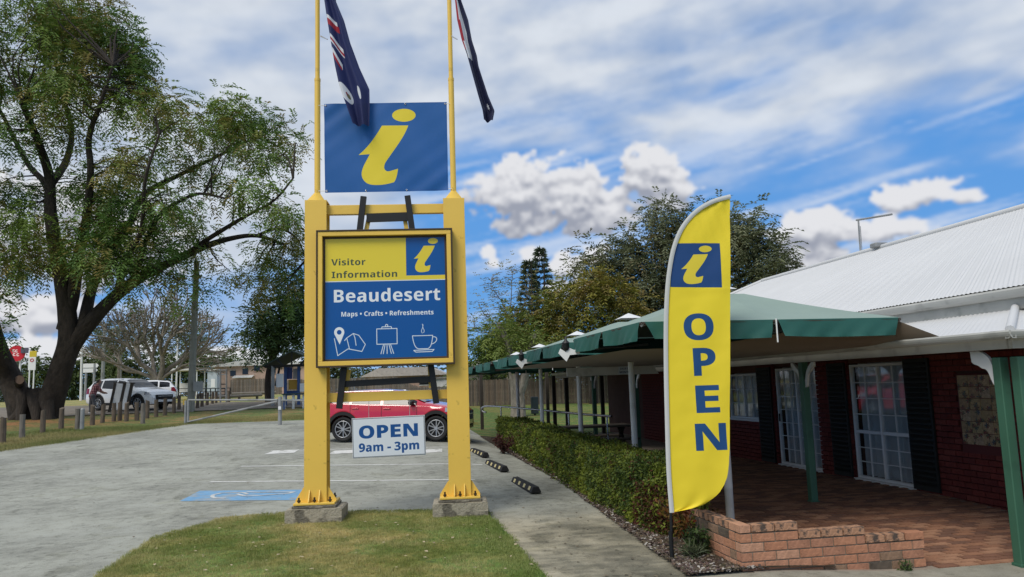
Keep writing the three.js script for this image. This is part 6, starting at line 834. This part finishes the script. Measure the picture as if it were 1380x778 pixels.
// ---------- poles and signs on the left ----------
function pole(name, label, pts, d, r0, r1, m) { const o = thing(name, label, 'pole'), a = at(...pts[0], d), b = at(...pts[1], d); a.y = T(a.x, a.z) - 0.2; mb().rod(a, b, r0, r1, 12).build('shaft', m, o); return o; }
{
  const pp = pole('power_pole', 'tall grey timber power pole with meter box behind the swing gate', [[256.5, 558], [265, 352]], 38.5, 0.19, 0.13, mat(0.30, 0.30, 0.27, 0.9, { map: woodTex })); const bx = at(267, 521, 38.3); mb().rbox(0.42, 0.5, 0.2, bx.x, bx.y, bx.z + 0.05, 0.02).build('meter_box', M.galv, pp); const cr = at(265, 372, 38.5); mb().rbox(0.5, 0.08, 0.1, cr.x, cr.y, cr.z, 0.01).build('cross_arm', M.greyTimber, pp);
  pole('light_pole', 'grey concrete pole above the rear of the white SUV', [[137, 530], [141, 437]], 80, 0.2, 0.13, M.galv); pole('light_pole', 'thin pale pole between the grey pole and the bare tree', [[161, 530], [163.5, 460]], 95, 0.14, 0.1, M.galv); pole('light_pole', 'thin white pole just left of the white open shelter', [[237, 532], [239.5, 455]], 75, 0.09, 0.07, M.whitePlain); pole('light_pole', 'white pole left of the road direction sign', [[109, 530], [110, 466]], 80, 0.13, 0.09, M.whitePlain);
  const ds = thing('direction_sign', 'white road direction sign of two stacked arrow boards on two posts', 'road sign'), D = 84, Q = (x, y) => at(x, y, D), bo = (x0, y0, x1, y1, n) => { const c = Q(x0, y0), e = Q(x1, y1), w = e.x - c.x, h = c.y - e.y; mb().prism([[0, 0], [w, 0], [w + h * 0.45, h / 2], [w, h], [0, h]], 0.06, M4(V(c.x, e.y, c.z))).build('arrow_board', M.whitePlain, ds); };
  bo(112, 490.5, 129.5, 495.5); bo(112, 496.5, 128, 502); for (const x of [115.5, 126.5]) { const p = Q(x, 500), q = Q(x, 490); mb().rod(V(p.x, T(p.x, p.z), p.z), V(q.x, q.y, p.z - 0.1), 0.13, 0.13, 8).build('post', M.galv, ds); }
  const rs = thing('round_sign', 'red round shop sign on a pole, seen past the left trunk', 'sign'), rc = at(22, 476.5, 84), rt = new THREE.CylinderGeometry(0.86, 0.86, 0.16, 32).rotateX(Math.PI / 2); part('disc', rt, mat(0.55, 0.02, 0.035, 0.4), rs).position.copy(rc);
  const fp = part('print', new THREE.CircleGeometry(0.82, 32), mat(1, 1, 1, 0.4, { map: canvasTex(128, 128, (k) => { k.fillStyle = '#c8202f'; k.fillRect(0, 0, 128, 128); k.strokeStyle = '#f0d8d8'; k.lineWidth = 9; for (const [x, y] of [[44, 42], [66, 44], [50, 74], [78, 76]]) { k.beginPath(); k.arc(x, y, 9, 0.6, 5.4); k.stroke(); } }) }), rs); fp.position.copy(rc).add(V(0, 0, 0.085)); const rp = at(26, 485, 84); mb().rod(V(rp.x, T(rp.x, rp.z), rp.z - 0.2), V(rp.x, rp.y + 0.4, rp.z - 0.2), 0.11, 0.11, 8).build('pole', M.whitePlain, rs); const sp = at(33, 472.5, 84); mb().rbox(0.75, 0.6, 0.12, sp.x, sp.y, sp.z, 0.02).build('side_panel', mat(0.10, 0.09, 0.13, 0.5), rs);
  const ts = thing('tall_sign', 'tall white sign panel with yellow top seen through the fork of the tree', 'sign'), c = at(43, 487, 80); mb().rbox(0.72, 1.36, 0.1, c.x, c.y - 0.25, c.z, 0.02).build('white_panel', M.whitePlain, ts); mb().rbox(0.68, 0.62, 0.1, c.x + 0.06, c.y + 0.75, c.z - 0.02, 0.02).build('yellow_panel', mat(0.62, 0.47, 0.03, 0.5), ts); part('red_ring', new THREE.TorusGeometry(0.15, 0.04, 6, 16), mat(0.5, 0.03, 0.05, 0.5), ts).position.set(c.x, c.y + 0.1, c.z + 0.06); for (const x of [-0.2, 0.22]) mb().rod(V(c.x + x, T(c.x, c.z) - 0.1, c.z), V(c.x + x, c.y - 0.8, c.z), 0.07, 0.07, 8).build('post', M.whitePlain, ts);
  const sf = thing('sign_frame', 'two grey posts with cross bars left of the timber fence', 'frame'), d2 = 52; for (const x of [297, 305]) { const p = at(x, 530, d2), q = at(x, 498, d2); mb().rod(V(p.x, T(p.x, p.z) - 0.1, p.z), q, 0.055, 0.055, 8).build('post', M.galv, sf); } for (const y of [499, 505, 518, 524]) mb().bar(at(297, y, d2), at(305, y, d2), 0.05, 0.09).build('cross_bar', y > 510 ? M.black : M.galv, sf);
}
// ---------- buildings and fences at the back, left ----------
const lift = (g, p) => g;
{
  const d = 100, o = thing('pale_building', 'pale pink low building with white roof behind the timber fence', 'building'), a = at(289, 490, d), b = at(416, 486, d), yb = T(a.x, a.z) - 0.1, dep = 9, top = at(330, 492.5, d).y, pink = mat(0.50, 0.36, 0.29, 0.85, { map: weatherTex }), w = b.x - a.x;
  const n = V(b.x - a.x, 0, b.z - a.z).normalize(), h = thingFrame(o, a, n);
  const L = n ? Math.hypot(b.x - a.x, b.z - a.z) : 1, H = top - yb;
  const wl = mb(); wl.box(L, H, 0.2, L / 2, H / 2, -0.1).box(L, H, 0.2, L / 2, H / 2, -dep).box(0.2, H, dep - 0.2, 0.1, H / 2, -dep / 2).box(0.2, H, dep - 0.2, L - 0.1, H / 2, -dep / 2).build('wall', pink, h);
  mb().prism([[-0.4, 0], [0.5, 0.18], [L * 0.36, 0.72], [L * 0.7, 0.55], [L + 0.4, 0.1], [L + 0.4, -0.06], [-0.4, -0.1]], dep + 1, M4(V(0, H, -dep - 0.5))).build('roof', M.roofWhite, h);
  for (const [px, py] of [[314.5, 503.5], [331, 501], [346.5, 496.5], [368, 500]]) { const q = at(px, py, d), u = q.clone().sub(a).dot(n), y = q.y - yb; const win = mb().box(0.72, 0.72, 0.06, u, y, 0.02).build('window', M.darkGlass, h); mb().box(0.86, 0.06, 0.1, u, y - 0.4, 0.03).build('sill', pink, win); mb().box(0.8, 0.05, 0.2, u, y + 0.42, 0.08).build('awning', M.gutter, win); }
  const aw = at(330, 508, d), u2 = aw.clone().sub(a).dot(n); mb().rbox(2.6, 0.12, 1.0, u2, aw.y - yb, 0.5, 0.05, new THREE.Euler(0.3, 0, 0)).build('awning', M.white, h);
}
function thingFrame(o, a, n) { o.position.set(a.x, T(a.x, a.z) - 0.1, a.z); o.rotation.y = Math.atan2(-n.z, n.x); return o; }
function palingFence(name, label, p0, p1, h, m, gap = 0.008) { // palings too fine to pick apart singly stay joined
  const n = p1.clone().sub(p0).setY(0), L = n.length(), o = thing(name, label, 'fence'); n.normalize(); o.position.set(p0.x, 0, p0.z); o.rotation.y = Math.atan2(-n.z, n.x);
  const pal = mb(), rail = mb(), y = (s) => T(p0.x + n.x * s, p0.z + n.z * s); for (let s = 0.05; s < L; s += 0.118) { const hh = h + rr(-0.04, 0.03); pal.box(0.11 - gap, hh, 0.016, s, y(s) + hh / 2, rr(-0.006, 0.006) + ((Math.round(s / 0.118)) & 1 ? 0.008 : 0), new THREE.Euler(0, 0, rr(-0.012, 0.012))); }
  tint(pal.geo(), () => [1, 1, 1]); const g = pal.geo(); const cc = []; for (let i = 0; i < g.attributes.position.count; i += 36) { const k = rr(0.6, 1.25), w = rr(0.9, 1.05); for (let j = 0; j < 36; j++) cc.push(k, k * w, k * w * w); } g.setAttribute('color', new THREE.Float32BufferAttribute(cc, 3));
  part('palings', g, m, o, 'stuff'); for (const k of [0.3, h - 0.3]) part('rail', mb().box(L, 0.08, 0.04, L / 2, 0, 0).geo(), M.greyTimber, o).position.set(0, y(L / 2) + k, -0.04); return o;
}
{
  const pm = mat(0.17, 0.15, 0.125, 0.95, { map: woodTex, vertexColors: true });
  palingFence('timber_fence', 'grey timber paling fence in front of the pale pink building', at(310, 530, 84), at(380, 527, 84), 1.75, pm);
  palingFence('timber_fence', 'long weathered paling fence across the grass behind the canopies', at(618, 546, 56), at(985, 540, 52), 1.85, mat(0.135, 0.108, 0.083, 0.95, { map: woodTex, vertexColors: true }));
  // white open shelter
  const d = 72, o = thing('open_shelter', 'small white open shelter with flat roof beside the thin white pole', 'shelter'), a = at(236, 499, d), b = at(272, 498, d), c = a.clone().add(b).multiplyScalar(0.5), gy = T(c.x, c.z); o.position.set(c.x, gy, c.z); o.rotation.y = -10 * DEG; const W = a.distanceTo(b), H = a.y - gy;
  mb().rbox(W + 0.3, 0.22, 2.2, 0, H, 0, 0.03).build('shelter_roof', M.white, o); for (const [x, z] of [[-1, -1], [1, -1], [-1, 1], [1, 1]]) mb().rod(V(x * W * 0.46, -0.1, z * 0.9), V(x * W * 0.46, H - 0.1, z * 0.9), 0.05).build('shelter_post', M.whitePlain, o); mb().box(W * 0.9, 0.85, 0.06, 0, 1.05, -0.85).build('back_panel', M.white, o); mb().box(W * 0.92, 0.06, 0.06, 0, 0.6, 0.9).box(W * 0.92, 0.06, 0.06, 0, 0.95, 0.9).build('front_rail', M.black, o); mb().rbox(W * 0.7, 0.08, 0.4, 0, 0.45, -0.5).build('seat', M.greyTimber, o);
  const g2 = thing('white_cabin', 'small white and pale blue cabin between the open shelter and the pink building', 'cabin'), e = at(288, 500, 82), gy2 = T(e.x, e.z); g2.position.set(e.x, gy2, e.z); mb().box(0.95, e.y - gy2, 1.6, 0, (e.y - gy2) / 2, 0).build('wall', mat(0.5, 0.57, 0.62, 0.7, { map: weatherTex }), g2); mb().box(1.2, 0.1, 1.9, 0, e.y - gy2 + 0.06, 0, new THREE.Euler(0, 0, 0.06)).build('roof', M.white, g2); mb().box(0.4, 0.9, 0.04, 0.1, 1.4, 0.81).build('door', M.whitePlain, g2);
  // dark picket rail in front
  const rl = thing('dark_rail_fence', 'low dark rail fence in front of the white cabin', 'fence'), p = at(270, 530, 66), q = at(310, 529, 66); for (let k = 0; k <= 6; k++) { const s = p.clone().lerp(q, k / 6), y = T(s.x, s.z); mb().box(0.08, 0.95, 0.08, s.x, y + 0.47, s.z).build('picket_post', M.black, rl); } for (const hh of [0.35, 0.65, 0.92]) { const y = (s) => T(s.x, s.z) + hh; mb().bar(V(p.x, y(p), p.z), V(q.x, y(q), q.z), 0.05, 0.07).build('rail', M.black, rl); }
}
{ // gabled notice shelter
  const d = 41.5, P = (x, y, dz = 0) => at(x, y, d + dz), o = thing('notice_shelter', 'notice board shelter with dark green gabled roof beside the left sign post', 'shelter'), green = mat(0.022, 0.045, 0.034, 0.7), blue = mat(0.035, 0.085, 0.24, 0.6);
  const apex = P(393, 472.5), e0 = P(353, 493), e1 = P(433, 489), dz = 3.2; const thick = V(0, -0.07, 0), back = V(0.5, 0, -dz);
  for (const e of [e0, e1]) { const g = mb(); g.quad(e, apex, apex.clone().add(back), e.clone().add(back)).quad(e.clone().add(thick), apex.clone().add(thick), apex.clone().add(back).add(thick), e.clone().add(back).add(thick)).quad(e, apex, apex.clone().add(thick), e.clone().add(thick)).quad(e.clone().add(back), e, e.clone().add(thick), e.clone().add(back).add(thick)); g.build('roof_plane', green, o); }
  const fr = M.black; mb().bar(P(357, 494.5, 0.1), P(429, 491.5, 0.1), 0.12, 0.1).bar(P(393, 475, 0.1), P(393, 492, 0.1), 0.08, 0.08).bar(P(372, 484, 0.1), P(382, 493, 0.1), 0.08, 0.08).bar(P(413, 483, 0.1), P(404, 492, 0.1), 0.08, 0.08).build('truss', fr, o);
  for (const [x, m2, k] of [[367.5, M.galv, 0], [384.5, blue, 0.5], [402.5, blue, 0.5], [427, M.galv, 0]]) { const p = P(x, 520, k), q = P(x, 493, k); mb().rbox(0.16, q.y - T(p.x, p.z) + 0.1, 0.16, p.x, (q.y + T(p.x, p.z) - 0.1) / 2, p.z, 0.01).build('post', m2, o); }
  mb().bar(P(377, 494, 0.6), P(371, 520, 0.6), 0.12, 0.1).build('brace', fr, o);
  const bd = (x0, y0, x1, y1, m2, z, nm) => { const a = P(x0, y0, z), b = P(x1, y1, z); mb().rbox(b.x - a.x, a.y - b.y, 0.05, (a.x + b.x) / 2, (a.y + b.y) / 2, (a.z + b.z) / 2, 0.01).build(nm, m2, o); };
  bd(372, 504, 382, 522, M.whitePlain, 0.3, 'notice_board'); bd(386, 495, 394, 511, mat(0.05, 0.07, 0.22, 0.6), 0.9, 'notice_board'); bd(394.5, 497, 401, 511, mat(0.42, 0.36, 0.33, 0.6), 0.9, 'notice_board'); bd(389, 512, 401.5, 525, mat(0.52, 0.29, 0.03, 0.6), 0.8, 'notice_board'); bd(404, 517, 414, 528, M.whitePlain, 0.2, 'notice_board'); bd(386, 527, 402, 533, blue, 0.9, 'low_panel');
  const tb = thing('park_table', 'pale legged park table with blue seats in front of the notice shelter', 'table'), tc = onGround(G(398, 551)); tb.position.copy(tc); mb().rbox(1.3, 0.06, 0.5, 0, 0.74, 0).build('table_top', green, tb); for (const x of [-0.55, -0.1, 0.4]) mb().rbox(0.12, 0.74, 0.12, x, 0.36, 0).build('leg', M.whitePlain, tb); mb().rbox(1.3, 0.05, 0.25, 0, 0.45, 0.5).build('bench_seat', blue, tb); for (const x of [-0.5, 0.5]) mb().rbox(0.08, 0.45, 0.08, x, 0.21, 0.5).build('leg', blue, tb);
  const bh = thing('park_bin', 'dark bin on a post beyond the canopies on the grass', 'bin'), bp = onGround(G(721, 560)); bh.position.copy(bp); mb().rbox(0.35, 0.85, 0.35, 0, 0.5, 0, 0.04).build('bin', mat(0.02, 0.035, 0.04, 0.6), bh); mb().rod(V(0, -0.1, 0), V(0, 0.2, 0), 0.05).build('post', M.black, bh);
  const sh = thing('pale_shed', 'pale roofed shed beyond the last canopy, right of the sign post', 'shed'), sa = at(641, 486, 72), sb = at(700, 481, 72), gy = T(sa.x, sa.z), sw = sb.x - sa.x; sh.position.set((sa.x + sb.x) / 2, gy, sa.z); mb().box(sw, sa.y - gy - 0.8, 6, 0, (sa.y - gy - 0.8) / 2, -3).build('wall', M.greyTimber, sh); mb().prism([[-sw / 2 - 0.3, 0], [sw / 2 + 0.3, 0], [sw / 2 - 0.4, 1.5], [-sw / 2 + 1.2, 1.5]], 6.6, M4(V(0, sa.y - gy - 0.8, -6.3))).build('roof', mat(0.5, 0.48, 0.42, 0.7, { map: weatherTex }), sh);
}
{ // houses and trees seen between the sign posts, over the red car
  const d = 88, o = thing('far_house', 'low pinkish house seen between the sign posts above the red car', 'house'), a = at(492, 512, d), b = at(598, 508, d), n = V(b.x - a.x, 0, b.z - a.z).normalize(), yb = T(a.x, a.z) - 0.1, L = Math.hypot(b.x - a.x, b.z - a.z), H = at(540, 507, d).y - yb; thingFrame(o, a, n);
  mb().box(L, H, 7, L / 2, H / 2, -3.5).build('wall', mat(0.45, 0.30, 0.23, 0.85, { map: weatherTex }), o); mb().prism([[-0.5, 0], [L + 0.5, 0], [L - 1.6, 0.95], [1.6, 0.95]], 8, M4(V(0, H, -7.5))).build('roof', mat(0.46, 0.42, 0.39, 0.7, { map: weatherTex }), o);
  for (const u of [0.2, 0.45, 0.75]) { const w = mb().box(1.1, 0.8, 0.06, L * u, H * 0.6, 0.02).build('window', M.darkGlass, o); mb().box(1.2, 0.06, 0.1, L * u, H * 0.6 - 0.44, 0.04).build('sill', M.white, w); }
  const v = thing('white_shed', 'small white shed at the right of the pinkish house, beside the right sign post', 'shed'), c = at(594, 510, 80), gy = T(c.x, c.z); v.position.set(c.x, gy, c.z); mb().box(2.2, c.y - gy, 2, 0, (c.y - gy) / 2, 0).build('wall', M.white, v); mb().box(2.6, 0.1, 2.4, 0, c.y - gy + 0.06, 0, new THREE.Euler(0, 0, 0.08)).build('roof', M.galv, v); mb().box(0.7, 1.3, 0.04, 0.3, 0.75, 1.01).build('door', M.galv, v);
  palingFence('timber_fence', 'grey paling fence behind the red car, between the sign posts', at(384, 529, 76), at(640, 524, 72), 1.5, mat(0.16, 0.145, 0.125, 0.95, { map: woodTex, vertexColors: true }));
  const far = { sprays: 12, pairs: 4, twigs: 0.3, droop: -0.3, clumps: 12, size: 1.6, sprayL: 1.2, leafL: 0.6, leafW: 0.3, colA: [0.04, 0.065, 0.028], colB: [0.10, 0.13, 0.05], twigR: 0.06, twigTip: 0.03 };
  tree('background_tree', 'dark bushy tree above the left end of the pinkish house, between the sign posts', 108, [470, 530], [470, 508], [[462, 497, 20, 8, 7], [480, 500, 16, 8, 6], [450, 505, 14, 8, 5]], far, M.bark, 0.3);
  tree('background_tree', 'low tree behind the right end of the pinkish house, between the sign posts', 112, [560, 528], [560, 506], [[545, 497, 22, 6, 6], [575, 498, 22, 7, 6], [520, 499, 16, 6, 5]], far, M.bark, 0.3);
}
renderer.render(scene, camera);
